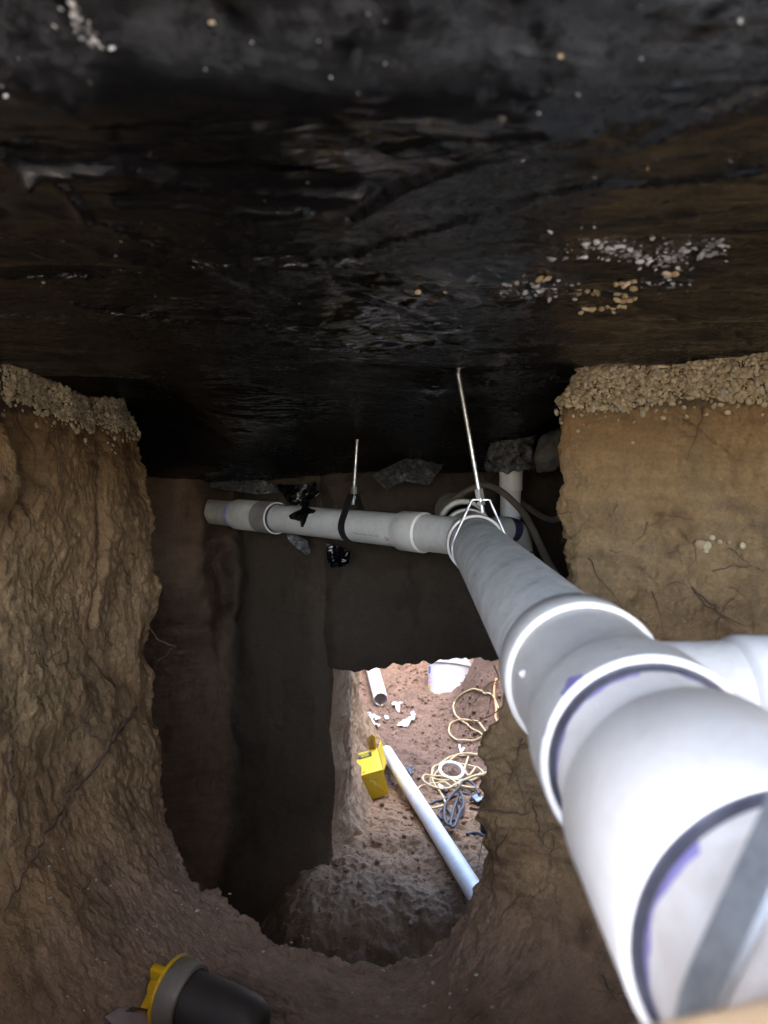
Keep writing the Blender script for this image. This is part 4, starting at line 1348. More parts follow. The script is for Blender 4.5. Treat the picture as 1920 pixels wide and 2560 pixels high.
# ------------------------------------------------------------------ hangers
def hanger(C, d, r, apex, half, width, thick, strap_mat, rod_top, rod_r, label, nutless=False):
    C = Vector(C)
    d = Vector(d).normalized()
    u = d.cross(Vector((0, 0, 1))).normalized()
    w = Vector((0, 0, 1))
    root = empty('pipe_hanger', tuple(C + w * apex))
    tag(root, label, 'pipe hanger', 'hangers carrying the drain line')
    rr = r + thick * 0.5 + 0.0006
    # tangent from (half, apex) to the circle
    D = math.hypot(half, apex)
    th = math.atan2(apex, half) - math.acos(rr / D)
    pth = [(half * 0.2, apex), (half * 0.85, apex), (half, apex - 0.002)]
    n = 26
    for k in range(n + 1):
        a = th - (math.pi + 2 * th) * k / n
        pth.append((rr * math.cos(a), rr * math.sin(a)))
    pth += [(-half, apex - 0.002), (-half * 0.85, apex), (-half * 0.2, apex)]
    V, Fc = [], []
    m = len(pth)
    for i, (a, b) in enumerate(pth):
        p0, p1 = pth[max(i - 1, 0)], pth[min(i + 1, m - 1)]
        tx, ty = p1[0] - p0[0], p1[1] - p0[1]
        q = math.hypot(tx, ty) or 1
        nx_, ny_ = -ty / q, tx / q
        for sd, st in ((-1, -1), (1, -1), (1, 1), (-1, 1)):
            V.append(C + u * (a + nx_ * st * thick / 2) + w * (b + ny_ * st * thick / 2) + d * (sd * width / 2))
    for i in range(m - 1):
        for k in range(4):
            k2 = (k + 1) % 4
            Fc.append((i * 4 + k, i * 4 + k2, (i + 1) * 4 + k2, (i + 1) * 4 + k))
    Fc += [(0, 1, 2, 3), tuple((m - 1) * 4 + k for k in (3, 2, 1, 0))]
    s_ = under(link('strap', mesh('strap', V, Fc), strap_mat), root)
    s_.data.set_sharp_from_angle(angle=R(30))
    top = C + w * apex
    rt = Vector(rod_top)
    rd = (rt - top).normalized()
    L = (rt - top).length
    # threaded rod
    pr = []
    p_t = 0.0016
    nn = int((L + 0.03) / p_t)
    for k in range(nn + 1):
        t_ = -0.028 + k * p_t
        pr += [(t_, rod_r), (t_ + p_t * 0.5, rod_r * 0.87)]
    rod = under(link('threaded_rod', mesh('threaded_rod', *lathe(top, rd, pr, 14)), M_ZINC), root)
    for nm, t0, ln, k_ in (('coupling_nut', 0.002, 0.020, 1.75), ('nut', -0.012, 0.0075, 1.65)):
        V, Fc = lathe(top, rd, [(t0, rod_r * 0.8), (t0, rod_r * k_), (t0 + ln, rod_r * k_), (t0 + ln, rod_r * 0.8)], 6)
        under(link(nm, mesh(nm, V, Fc), M_ZINC, smooth=False), root)
    return root


hy = 1.485
hanger((AX, hy, AZ), Yd, RP, 0.104, 0.019, 0.024, 0.0028, M_STRAP, at(1143, 918, hy + 0.02), 0.0055, 'bright steel clevis hanger on a long threaded rod around the main pipe')
t_hg = br_t(884)
c2 = BRO + BRD * t_hg
hanger(c2, BRD, R3, 0.088, 0.012, 0.026, 0.0026, M_STRAP_B, at(893, 1100, c2.y), 0.0050, 'black strap hanger with a thin rod around the branch pipe')
hanger((AX, 0.205, AZ), Yd, RP, 0.112, 0.020, 0.018, 0.0028, M_STRAP_G, (AX, 0.205, 0.21), 0.0055, 'blurred grey strap wrapped round the closest stretch of pipe')

# ------------------------------------------------------------------ hoses, torn film, lump of concrete
def hose(name, pts, r, mat, label, cat, seg=12, group=None):
    o = link(name, mesh(name, *tube(spline(pts, 8), r, seg)), mat)
    return tag(o, label, cat, group)


hose('rubber_hose', [at(1120, 1262, 1.98), at(1150, 1238, 1.96), at(1185, 1218, 1.93), at(1217, 1213, 1.90), at(1253, 1229, 1.85), at(1287, 1258, 1.80), at(1311, 1287, 1.76), at(1333, 1326, 1.70), at(1350, 1362, 1.66), at(1369, 1403, 1.60), at(1390, 1440, 1.55), at(1412, 1500, 1.50), at(1425, 1600, 1.50)],
     0.0088, M_RUB, 'brown hose arching behind the wye and down beside the main pipe', 'hose')
hose('rubber_hose', [at(1285, 1225, 2.2), at(1305, 1256, 2.12), at(1335, 1279, 2.02), at(1360, 1294, 1.96), at(1381, 1299, 1.92), at(1402, 1295, 1.88), at(1440, 1285, 1.80)],
     0.0080, M_RUB, 'short dark hose sagging from the riser into the right-hand bank', 'hose')


def film_fn(Y0, gx=0.0, gy=0.0, amp=0.012, seed=1, cx_=1000, cy_=1150):
    def fn(px, py):
        p = at(px, py, Y0 + gx * (px - cx_) + gy * (py - cy_))
        n_ = sfbm(p.x * 11, p.z * 11, seed, 4, seed) * amp
        return p * (1 + n_ / max(p.length, 0.1))
    return fn


def film(poly, fn, mat, label, sub=4):
    o = patch('film_scrap', poly, fn, mat, None, sub=sub)
    return tag(o, label, 'plastic scrap', 'torn pieces of black film')


film([(928, 1188), (1006, 1150), (1050, 1133), (1088, 1116), (1141, 1094), (1139, 1108), (1118, 1140), (1101, 1176), (1085, 1196), (1072, 1214), (1040, 1208), (1010, 1203), (986, 1214), (969, 1226)],
     film_fn(2.20, 0.0005, -0.0012, 0.05, 1, 1030, 1160), M_FILM2, 'torn triangular flap of dusty black film hanging between the two rods')
film([(505, 1172), (560, 1182), (620, 1196), (675, 1205), (700, 1232), (640, 1236), (560, 1226), (510, 1214)], film_fn(2.50, -0.0010, -0.001, 0.04, 2, 600, 1200), M_FILM2,
     'ragged dark film edge drooping above the old yellowed pipe')
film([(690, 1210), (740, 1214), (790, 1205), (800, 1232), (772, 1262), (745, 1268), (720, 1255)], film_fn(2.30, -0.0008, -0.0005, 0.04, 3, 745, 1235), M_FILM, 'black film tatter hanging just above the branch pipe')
film([(712, 1328), (745, 1338), (768, 1352), (776, 1382), (766, 1388), (742, 1370), (722, 1352)], film_fn(2.27, 0, 0, 0.03, 4), M_FILM2, 'grey film tatter hanging just below the branch pipe')
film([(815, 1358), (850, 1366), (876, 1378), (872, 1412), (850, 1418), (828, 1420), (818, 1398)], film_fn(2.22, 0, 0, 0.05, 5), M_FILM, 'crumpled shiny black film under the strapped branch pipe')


def on_pipe(px, py):
    d = ray(px, py).normalized()
    n_ = d - BRD * d.dot(BRD)
    o_ = -BRO - BRD * ((-BRO).dot(BRD))
    a, b, c = n_.dot(n_), 2 * n_.dot(o_), o_.dot(o_) - (R3 + 0.002)**2
    dis = b * b - 4 * a * c
    t_ = (-b - math.sqrt(max(dis, 0))) / (2 * a)
    return d * t_


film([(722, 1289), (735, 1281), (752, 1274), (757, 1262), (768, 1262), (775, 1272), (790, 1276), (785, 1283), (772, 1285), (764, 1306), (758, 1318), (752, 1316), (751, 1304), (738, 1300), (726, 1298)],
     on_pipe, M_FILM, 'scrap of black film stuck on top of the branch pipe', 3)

# film bunched around the riser where it goes up through the slab
sv, ns_, nz_ = [], 64, 34
z_hi, z_lo = 0.10, float(at(1275, 1178, ry).z)
SV = np.zeros((ns_ + 1, nz_, 3))
for i in range(ns_ + 1):
    a = 2 * math.pi * (i % ns_) / ns_
    for j in range(nz_):
        v = j / (nz_ - 1)
        rr = 0.052 + 0.012 * v + 0.018 * sfbm(math.cos(a) * 2.2, math.sin(a) * 2.2, v * 3.5, 4, 4) + 0.004 * math.sin(9 * a + 4 * v)
        zz = z_hi + (z_lo - z_hi) * v * (1 + 0.22 * sn(math.cos(a) * 3, math.sin(a) * 3, 0.3, 5))
        SV[i, j] = (rx + rr * 1.15 * math.cos(a), ry + rr * math.sin(a), zz)
sl = grid_obj('film_sleeve', SV, M_FILM2)
tag(sl, 'crumpled dusty film sleeve bunched round the top of the white riser', 'plastic sleeve')
cl = mesh('concrete_lump', [Vector(v) for v in pebble_mesh(99, 28, 18)[0]], pebble_mesh(99, 28, 18)[1])
cp_ = at(1372, 1128, 2.0)
for v in cl.vertices:
    q = v.co.copy()
    k = 1 + 0.35 * sfbm(q.x * 1.7, q.y * 1.7, q.z * 1.7, 4, 7)
    v.co = Vector((q.x * 0.045, q.y * 0.05, q.z * 0.055 + 0.02 * q.x)) * k + cp_
tag(link('concrete_lump', cl, concrete('lump_concrete', (0.16, 0.155, 0.145))), 'grey concrete lump poking out between the riser and the gravelly bank', 'concrete lump')

# ------------------------------------------------------------------ roots
GRID_FLAT = SHD.reshape(-1, 3)
_sub = SHD[::3, ::3].reshape(-1, 3)
_subn = NRM[::3, ::3].reshape(-1, 3)
_dirs = _sub / np.linalg.norm(_sub, axis=1, keepdims=True)
_front = (_subn * -_dirs).sum(1) > 0.02


def shell_hit(px, py):
    d = np.array(ray(px, py).normalized())
    cs = _dirs @ d
    cs[~_front] = -1
    i = np.argpartition(-cs, 4)[:4]
    shell_hit.miss = 1 - cs[i].max()
    dist = np.linalg.norm(_sub[i], axis=1).min()
    return Vector(d * dist), Vector(_subn[i[0]])


def root_on(parent, pts, r, mat=None, off=0.6, jit=3.0, end=0.25):
    P = []
    dense = []
    for (x0, y0), (x1, y1) in zip(pts[:-1], pts[1:]):
        n = max(2, int(math.hypot(x1 - x0, y1 - y0) / 14))
        for k in range(n):
            dense.append((x0 + (x1 - x0) * k / n, y0 + (y1 - y0) * k / n))
    dense.append(pts[-1])
    for k, (px, py) in enumerate(dense):
        if 0 < k < len(dense) - 1:
            px += random.gauss(0, jit)
            py += random.gauss(0, jit)
        p, n = shell_hit(px, py)
        P.append(p - p.normalized() * r * off)
    P = spline(P, 3)
    m = len(P)
    rr = [r * (1 - (1 - end) * i / (m - 1)) * (1 + 0.15 * math.sin(i * 1.7)) for i in range(m)]
    return link('root', mesh('root', *tube(P, rr, 6)), mat or M_ROOT, parent)


for pts, r_mm in [([(1757, 1015), (1752, 1050), (1742, 1085), (1722, 1130), (1716, 1150)], 1.5), ([(1742, 1085), (1715, 1095), (1695, 1097)], 1.1), ([(1705, 1045), (1740, 1065)], 1.2),
                  ([(1620, 1305), (1608, 1335), (1580, 1362)], 1.7), ([(1545, 1260), (1530, 1285), (1518, 1300)], 1.2), ([(1668, 1385), (1700, 1365), (1725, 1358)], 1.3), ([(1738, 1350), (1735, 1400), (1720, 1440)], 1.0),
                  ([(1820, 1370), (1845, 1388), (1870, 1404)], 1.4), ([(1782, 1428), (1830, 1418), (1880, 1416), (1919, 1425)], 1.6), ([(1670, 1465), (1692, 1455), (1712, 1462)], 1.3),
                  ([(1730, 1468), (1770, 1505), (1800, 1530), (1835, 1552), (1858, 1562)], 2.2), ([(1735, 1480), (1790, 1535), (1845, 1568)], 1.3), ([(1835, 1495), (1810, 1525), (1798, 1545)], 1.3), ([(1798, 1545), (1790, 1580), (1778, 1602)], 1.2),
                  ([(1630, 1478), (1648, 1525), (1658, 1570), (1668, 1600)], 1.2), ([(1825, 1470), (1850, 1478), (1865, 1490)], 1.2), ([(1470, 1395), (1495, 1440), (1530, 1480), (1555, 1520)], 1.6), ([(1500, 1375), (1540, 1382), (1565, 1378)], 1.0), ([(1685, 1290), (1715, 1300), (1728, 1300)], 1.1), ([(1600, 1545), (1622, 1560), (1640, 1540)], 1.0),
                  ([(1392, 1282), (1420, 1280), (1442, 1278)], 1.6), ([(1400, 1238), (1402, 1275)], 0.8), ([(1405, 1330), (1400, 1360)], 0.8)]:
    root_on(wall_right, pts, r_mm / 1000)
for pts, r_mm in [([(1306, 1845), (1282, 1930), (1262, 1990), (1248, 2020)], 1.5), ([(1312, 1858), (1278, 1866)], 1.6), ([(1250, 1955), (1220, 1990)], 1.2), ([(1222, 2026), (1262, 2032), (1326, 2030)], 3.4), ([(1333, 2000), (1345, 2060), (1352, 2100), (1375, 2122), (1408, 2122)], 1.7),
                  ([(1384, 2095), (1376, 2150), (1368, 2195)], 1.2), ([(1242, 2040), (1240, 2120), (1230, 2265)], 1.3), ([(1302, 2235), (1275, 2262), (1248, 2300)], 1.4), ([(1268, 2085), (1236, 2130)], 1.8), ([(1505, 2438), (1525, 2475), (1545, 2505)], 2.2), ([(1195, 2330), (1188, 2400)], 1.0), ([(1360, 2190), (1345, 2230)], 1.0), ([(1330, 1995), (1312, 2020)], 1.8)]:
    root_on(wall_right, pts, r_mm / 1000)
for pts, r_mm in [([(378, 1470), (392, 1450)], 0.6), ([(372, 1568), (400, 1600), (438, 1618), (400, 1648), (378, 1680), (374, 1720)], 0.9), ([(372, 1782), (392, 1822), (402, 1860), (396, 1892)], 0.9)]:
    root_on(wall_left, pts, r_mm / 1000, M_ROOT_P)
for pts, r_mm in [([(340, 1770), (290, 1840), (250, 1900), (190, 1980), (120, 2080), (60, 2180), (10, 2290)], 5.5), ([(200, 1790), (230, 1830), (285, 1890)], 3.2), ([(180, 1930), (165, 1990), (160, 2060), (170, 2210)], 3.0), ([(30, 1880), (25, 1960), (45, 2040), (50, 2090), (20, 2120)], 4.0), ([(130, 2180), (160, 2200), (180, 2240)], 2.2), ([(225, 2200), (190, 2290), (180, 2330)], 2.6),
                  ([(60, 1540), (80, 1580), (100, 1620), (115, 1660)], 2.0), ([(115, 1660), (150, 1620), (165, 1600)], 1.5), ([(70, 1600), (70, 1690)], 1.8), ([(120, 1010), (140, 1080), (150, 1130), (160, 1230)], 2.0), ([(40, 1045), (90, 1120), (85, 1180)], 2.0)]:
    root_on(wall_left, pts, r_mm / 1000, None, 0.15)
for pts, dpt, r_mm in [([(1234, 1664), (1243, 1680), (1246, 1700), (1225, 1708), (1208, 1726), (1196, 1744), (1186, 1756)], 1.40, 1.5), ([(1258, 1768), (1234, 1783), (1215, 1793), (1192, 1803), (1180, 1798), (1174, 1790), (1172, 1822), (1180, 1838), (1192, 1845)], 1.39, 1.2), ([(1240, 1712), (1232, 1712), (1224, 1760), (1216, 1792)], 1.39, 0.9),
                       ([(1178, 2020), (1192, 2024), (1215, 2024), (1235, 2028)], 1.40, 3.2), ([(1240, 1985), (1215, 2005), (1196, 2028), (1192, 2056), (1202, 2070)], 1.39, 0.9), ([(1207, 2090), (1200, 2140), (1196, 2170)], 1.40, 0.8)]:
    P = spline([at(px + random.gauss(0, 1), py + random.gauss(0, 1), dpt + random.gauss(0, 0.006)) for px, py in pts], 5)
    link('root', mesh('root', *tube(P, [r_mm / 1000 * (1 - 0.6 * i / len(P)) for i in range(len(P))], 7)), M_ROOT, wall_right)
for pts, dpt in [([(860, 1852), (876, 1852), (878, 1870), (870, 1884)], 3.2), ([(868, 1922), (884, 1940), (902, 1955)], 3.05), ([(872, 1905), (884, 1918), (897, 1927)], 3.2), ([(858, 1990), (880, 2005), (896, 2020), (903, 2036)], 2.95)]:
    P = spline([at(px, py, dpt) for px, py in pts], 5)
    link('root', mesh('root', *tube(P, [0.0022 * (1 - 0.6 * i / len(P)) for i in range(len(P))], 6)), M_ROOT, wall_passage)

# ------------------------------------------------------------------ board at the mouth of the tunnel
bd = mesh('wooden_board', *box_vf((0.240, 0.085, -0.0905), (0.19, 0.0, 0.05), (-0.004, 0.075, 0), (0, 0, 0.0085)))
bevelled(bd, 0.003, 2)
tag(link('wooden_board', bd, M_WOOD), 'blurred edge of a tan wooden board lying over the closest end of the pipe', 'board')

# ------------------------------------------------------------------ things in the open pit
# long loose pipe
pn, pf_ = floor_hit(1172, 2262), floor_hit(966, 1912)
pl_r = 0.0302
a_, b_ = pn + Vector((0, 0, pl_r + 0.004)), pf_ + Vector((0, 0, pl_r + 0.012))
dv = (b_ - a_).normalized()
a_ = a_ - dv * 0.16
# lift until it clears the soil
lift = max(floor_z((a_ + (b_ - a_) * k / 30).x, (a_ + (b_ - a_) * k / 30).y) + pl_r * 0.85 - (a_ + (b_ - a_) * k / 30).z for k in range(2, 29))
lift = min(max(lift, 0), 0.03)
a_ += Vector((0, 0, lift)); b_ += Vector((0, 0, lift))
Lp = (b_ - a_).length
lv = lathe(a_, dv, [(0, pl_r - 0.004), (0, pl_r), (Lp * 0.25, pl_r), (Lp * 0.5, pl_r), (Lp * 0.75, pl_r), (Lp, pl_r), (Lp, pl_r - 0.004), (Lp * 0.5, pl_r - 0.004), (0, pl_r - 0.004)], 48)
o = link('loose_pipe', mesh('loose_pipe', *lv), M_LOOSE)
o.data.set_sharp_from_angle(angle=R(40))
tag(o, 'long white pipe lying loose on the dirt beside the yellow box', 'pipe')
# short cut pipe further back
c0 = floor_hit(952, 1768) + Vector((0, 0, 0.044))
c1 = floor_hit(930, 1688) + Vector((0, 0, 0.05))
c1 = c0 + (c1 - c0).normalized() * 0.75
o = link('cut_pipe', mesh('cut_pipe', *lathe(c0, c1 - c0, [(0, 0.040), (0, 0.0445), (0.4, 0.0445), (0.75, 0.0445), (0.75, 0.040), (0.3, 0.040), (0, 0.040)], 48)), M_SCRAP)
o.data.set_sharp_from_angle(angle=R(40))
tag(o, 'short white cut pipe with its dark open end on the dirt under the beam edge', 'pipe')

# bucket half buried in the spoil heap
bk = floor_hit(1096, 1742)
bk_root = empty('bucket', tuple(bk))
tag(bk_root, 'white plastic bucket leaning half buried in the loose soil', 'bucket')
bax = Vector((0.10, 0.42, 1.0)).normalized()
bc = bk + Vector((0.055, 0.125, -0.10))
bp = [(0, 0.001), (0, 0.118), (0.006, 0.124), (0.26, 0.137), (0.262, 0.145), (0.285, 0.145), (0.287, 0.139), (0.31, 0.141), (0.313, 0.135), (0.28, 0.132), (0.02, 0.118), (0.012, 0.001)]
V, Fc = lathe(bc, bax, bp, 64)
bo = under(link('body', mesh('body', V, Fc), M_BUCKET), bk_root)
bo.data.set_sharp_from_angle(angle=R(35))


def on_bucket(a0, a1, t0, t1, mat, nm):
    d, u, w = frame(bax)
    # angle measured from the direction to the camera
    ref = (-bc - d * ((-bc).dot(d))).normalized()
    sd = d.cross(ref)
    V, n = [], 8
    for k in range(n + 1):
        a = R(a0 + (a1 - a0) * k / n)
        for t_ in (t0, t1):
            rr = 0.124 + (t_ - 0.006) * (0.013 / 0.254) + 0.0009
            V.append(bc + d * t_ + (ref * math.cos(a) + sd * math.sin(a)) * rr)
    return link(nm, mesh(nm, V, [(2 * i, 2 * i + 1, 2 * i + 3, 2 * i + 2) for i in range(n)]), mat, bo)


on_bucket(-62, -80, 0.19, 0.235, M_BLUE, 'printed_patch')
on_bucket(-60, -84, 0.155, 0.165, M_PINK, 'printed_stripe')
on_bucket(-52, -84, 0.125, 0.138, M_PINK, 'printed_stripe')
on_bucket(-58, -86, 0.085, 0.11, M_INKY, 'printed_patch')

# yellow box
bx0, bx1 = floor_hit(912, 2003), floor_hit(966, 1999)
bxc = (bx0 + bx1) * 0.5
bz = max(floor_z(bxc.x, bxc.y + 0.1), bxc.z) + 0.006
ex = Vector((bx1.x - bx0.x, bx1.y - bx0.y, 0)).normalized()
bw, bh, bl = 0.105, 0.125, 0.185
ez = Vector((-0.22, -0.16, 1.0)).normalized()
ey = ez.cross(ex).normalized()
ex = ey.cross(ez).normalized()
B0 = Vector((bxc.x + 0.008, bxc.y, bz))
box = empty('yellow_box', tuple(B0))
tag(box, 'open yellow cardboard box with a black printed panel, tilted in the dirt', 'box')


def panel(name, c, u, v, w, mat, parent=None):
    me = mesh(name, *box_vf(c, u, v, w))
    o = link(name, me, mat, parent, smooth=False)
    return under(o, box) if parent is None else o


T = 0.0012
panel('side_panel', B0 - ex * (bw / 2) + ez * (bh / 2) + ey * (bl / 2), ex * T, ey * (bl / 2), ez * (bh / 2), M_BOX)
panel('side_panel', B0 + ex * (bw / 2) + ez * (bh / 2) + ey * (bl / 2), ex * T, ey * (bl / 2), ez * (bh / 2), M_BOX)
panel('bottom_panel', B0 + ez * T + ey * (bl / 2), ex * (bw / 2 - T * 1.5), ey * (bl / 2), ez * T, M_BOX)
tp = panel('top_panel', B0 + ez * (bh - T) + ey * (bl / 2), ex * (bw / 2 - T * 1.5), ey * (bl / 2), ez * T, M_BOX)
lab_c = B0 + ez * (bh + 0.0010) + ey * (bl * 0.80) - ex * 0.010
lab = panel('printed_panel', lab_c, ex * 0.032, ey * 0.018, ez * 0.0006, M_INK, tp)
for dy_, w_ in ((0.010, 0.020), (0.0035, 0.016), (-0.003, 0.021), (-0.0095, 0.017)):
    panel('printed_line', lab_c + ez * 0.0010 + ey * dy_ + ex * 0.001, ex * w_, ey * 0.0016, ez * 0.0004, M_INKY, tp)
panel('printed_mark', B0 + ez * (bh + 0.0010) + ey * (bl * 0.10) - ex * 0.030, ex * 0.006, ey * 0.002, ez * 0.0005, M_INK, tp)
# interlocked closing flaps on the near end: four triangles meeting off-centre with a gap
cF = B0 + ez * (bh * 0.52) + ex * 0.004
q00, q10, q01, q11 = (B0 + ex * (sx * bw / 2) + ez * (sz * bh) for sx, sz in ((-1, 0), (1, 0), (-1, 1), (1, 1)))
for nm_pts, push in (((q00, q10, cF + ex * 0.010 - ez * 0.004, cF + ex * 0.004 - ez * 0.014), 0.001), ((q10, q11, cF + ez * 0.020 + ex * 0.004, cF + ex * 0.012 - ez * 0.002), 0.007),
                     ((q11, q01, cF + ez * 0.022 - ex * 0.004, cF + ez * 0.022 + ex * 0.006), 0.003), ((q01, q00, cF - ez * 0.012 + ex * 0.002, cF + ez * 0.012 - ex * 0.002), 0.005)):
    pts = [Vector(p) for p in nm_pts]
    pts = [pts[0], pts[1], pts[2] - ey * push, pts[3] - ey * push]
    V = pts + [p + ey * 0.0012 for p in pts]
    o = link('end_flap', mesh('end_flap', V, [(0, 1, 2, 3), (7, 6, 5, 4), (0, 4, 5, 1), (1, 5, 6, 2), (2, 6, 7, 3), (3, 7, 4, 0)]), M_BOX, smooth=False)
    under(o, box)
# opened flaps at the far end
far = B0 + ey * bl
panel('open_flap', far + ex * (bw / 2 + 0.004) + ez * (bh * 0.5) + ey * 0.030 + ex * 0.012, ex * T, (ey * 0.95 + ex * 0.35).normalized() * 0.033, ez * (bh * 0.48), M_BOX)
panel('open_flap', far + ez * (bh + 0.030) + ex * 0.030 + ey * 0.006, (ex * 0.9 + ey * 0.4).normalized() * 0.014, ez * 0.034, ey * T, M_BOXI)
panel('open_flap', far + ez * (bh + 0.028) + ex * 0.046 + ey * 0.004, (ey * 0.9 - ex * 0.3).normalized() * 0.016, (ez + ex * 0.2).normalized() * 0.036, ex * T, M_BOX)


# cords
def floor_cord(name, px_pts, r, mat, label, cat, lifts=None, closed=False, seg=9, group=None):
    P = []
    for k, (px, py) in enumerate(px_pts):
        p = floor_hit(px, py)
        P.append(p + Vector((0, 0, r * 1.2 + (lifts[k] if lifts else 0.0))))
    if closed:
        P.append(P[0].copy())
    S = spline(P, 8)
    for p in S:
        fz = floor_z(p.x, p.y) + r * 0.75
        if p.z < fz:
            p.z = fz
    # smooth the height so the cord does not copy every crumb
    for _ in range(3):
        zs = [p.z for p in S]
        for i in range(1, len(S) - 1):
            S[i].z = max(0.25 * zs[i - 1] + 0.5 * zs[i] + 0.25 * zs[i + 1], zs[i] - 0.003)
    o = link(name, mesh(name, *tube(S, r, seg)), mat)
    return tag(o, label, cat, group)


def z5(pts):
    return [(860 + x_ / 4.1475, 1880 + y_ / 4.1475) for x_, y_ in pts]


def z4(pts):
    return [(860 + x_ / 4.1475, 1640 + y_ / 4.1475) for x_, y_ in pts]


CR_ = 0.0052
floor_cord('extension_cord', z4([(1600, 560), (1580, 500), (1530, 430), (1450, 390), (1370, 375), (1290, 385), (1210, 420), (1155, 480), (1133, 545), (1150, 605), (1200, 665), (1260, 715), (1330, 760), (1400, 805), (1455, 850), (1500, 880), (1600, 930)]),
           CR_, M_YCORD, 'cream yellow cord making the large upper loop on the dirt', 'cord', group='cords on the pit floor')
floor_cord('extension_cord', z4([(1560, 870), (1490, 835), (1440, 780), (1390, 730), (1320, 690), (1240, 680), (1160, 695), (1105, 735), (1088, 790), (1110, 845), (1170, 885), (1260, 903), (1350, 890), (1430, 860), (1500, 830), (1590, 770)]),
           CR_, M_YCORD, 'cream yellow cord making the smaller loop below the large one', 'cord', [0.006] * 16, group='cords on the pit floor')
floor_cord('extension_cord', z5([(1560, -90), (1450, -20), (1380, 30), (1300, 60), (1200, 48), (1100, 75), (1010, 130), (940, 200), (900, 270), (900, 330), (960, 380), (1050, 405), (1150, 412), (1260, 405), (1380, 410), (1500, 400)]),
           CR_, M_YCORD, 'tan yellow cord wound round the outside of the tangled coil', 'cord', group='cords on the pit floor')
floor_cord('extension_cord', z5([(1500, 110), (1400, 75), (1300, 60), (1180, 75), (1080, 130), (1000, 200), (930, 280), (960, 330), (1060, 345), (1180, 350), (1300, 330), (1400, 280), (1420, 230), (1380, 195), (1300, 180), (1200, 165), (1100, 150), (1000, 160), (925, 215), (910, 285), (935, 370), (1000, 450), (1050, 520), (1050, 580), (990, 612), (900, 622), (800, 600)]),
           CR_, M_YCORD, 'tan yellow cord looping through the coil and out below it to the loose pipe', 'cord', [0.012] * 27, group='cords on the pit floor')
floor_cord('extension_cord', z5([(700, 465), (740, 410), (800, 385), (880, 370), (960, 368), (1040, 378), (1130, 405), (1230, 350), (1340, 325), (1430, 280), (1500, 230)]),
           CR_, M_YCORD, 'tan yellow cord leading from the loose pipe into the coil', 'cord', [0, 0, 0, 0.01, 0.016, 0.016, 0.016, 0.016, 0.016, 0.01, 0], group='cords on the pit floor')
floor_cord('extension_cord', z5([(1290, 90), (1270, 160), (1250, 230), (1290, 300), (1330, 260), (1370, 220), (1420, 250), (1440, 290), (1350, 315), (1200, 360), (1080, 430), (960, 440), (860, 410), (815, 350), (840, 310), (920, 295), (1010, 310), (1100, 345), (1200, 400), (1300, 430), (1420, 450), (1500, 480)]),
           CR_, M_YCORD, 'tan yellow cord crossing over the front of the tangled coil', 'cord', [0.02] * 22, group='cords on the pit floor')
floor_cord('extension_cord', z4([(1580, 250), (1560, 330), (1556, 420), (1568, 500), (1578, 580), (1570, 650), (1600, 720)]), 0.006, M_OCORD, 'orange cord running straight along the edge of the bank', 'cord', group='cords on the pit floor')
floor_cord('power_cord', z5([(1480, 560), (1380, 520), (1310, 470), (1230, 440), (1190, 460), (1100, 480), (1000, 510), (900, 555), (830, 590), (815, 650), (850, 710), (920, 755), (1000, 765), (1080, 740), (1110, 690), (1080, 640), (1020, 630), (985, 665), (1000, 710), (1080, 735), (1170, 740), (1200, 680), (1180, 600), (1150, 520), (1180, 490), (1230, 540), (1240, 620), (1200, 720), (1140, 755)]),
           0.0056, M_BCORD, 'black power cord lying in flat loops in front of the yellow coil', 'cord', group='cords on the pit floor')
floor_cord('power_cord', z5([(1400, 500), (1350, 420), (1290, 370), (1230, 385), (1180, 430), (1130, 480), (1080, 550), (1045, 640), (1040, 740), (1070, 820), (1110, 850), (1105, 790), (1130, 690), (1160, 600), (1170, 520), (1200, 480), (1235, 545), (1235, 640), (1195, 740), (1150, 840), (1110, 855)]),
           0.0056, M_BCORD, 'black power cord bunched in an upright figure of eight over the flat loops', 'cord', [0.02] * 21, group='cords on the pit floor')
floor_cord('power_cord', z5([(1275, 880), (1310, 865), (1360, 858), (1410, 865), (1450, 890), (1500, 910), (1580, 930)]), 0.0062, M_BCORD, 'short end of black cord leading to the ribbed black plug', 'cord', group='cords on the pit floor')
# plug joint between the two cords
p0 = floor_hit(*z5([(985, 375)])[0]) + Vector((0, 0, 0.02))
p1 = floor_hit(*z5([(1065, 460)])[0]) + Vector((0, 0, 0.02))
pd, pll = (p1 - p0).normalized(), (p1 - p0).length
pg = empty('cord_plug', tuple(p0))
tag(pg, 'white plug mated to a black socket where the two cords meet', 'plug')
under(link('plug_body', mesh('plug_body', *lathe(p0, pd, [(0, 0.004), (0.003, 0.009), (pll * 0.55, 0.0115), (pll * 0.58, 0.0115), (pll * 0.58, 0.004)], 16)), M_TAPE), pg)
under(link('socket_body', mesh('socket_body', *lathe(p0, pd, [(pll * 0.58, 0.004), (pll * 0.585, 0.011), (pll * 0.85, 0.011), (pll, 0.006), (pll, 0.001)], 16)), M_BLK), pg)
# white ring in the coil
rc = floor_hit(*z5([(1112, 258)])[0]) + Vector((0, 0, 0.030))
rax = Vector((0.10, -0.30, 1)).normalized()
o = link('plastic_ring', mesh('plastic_ring', *lathe(rc, rax, [(-0.010, 0.050), (-0.010, 0.0635), (0.010, 0.0635), (0.010, 0.050)], 56, True)), M_TAPE)
o.data.set_sharp_from_angle(angle=R(40))
tag(o, 'flat white ring lying inside the yellow cord coil', 'ring')
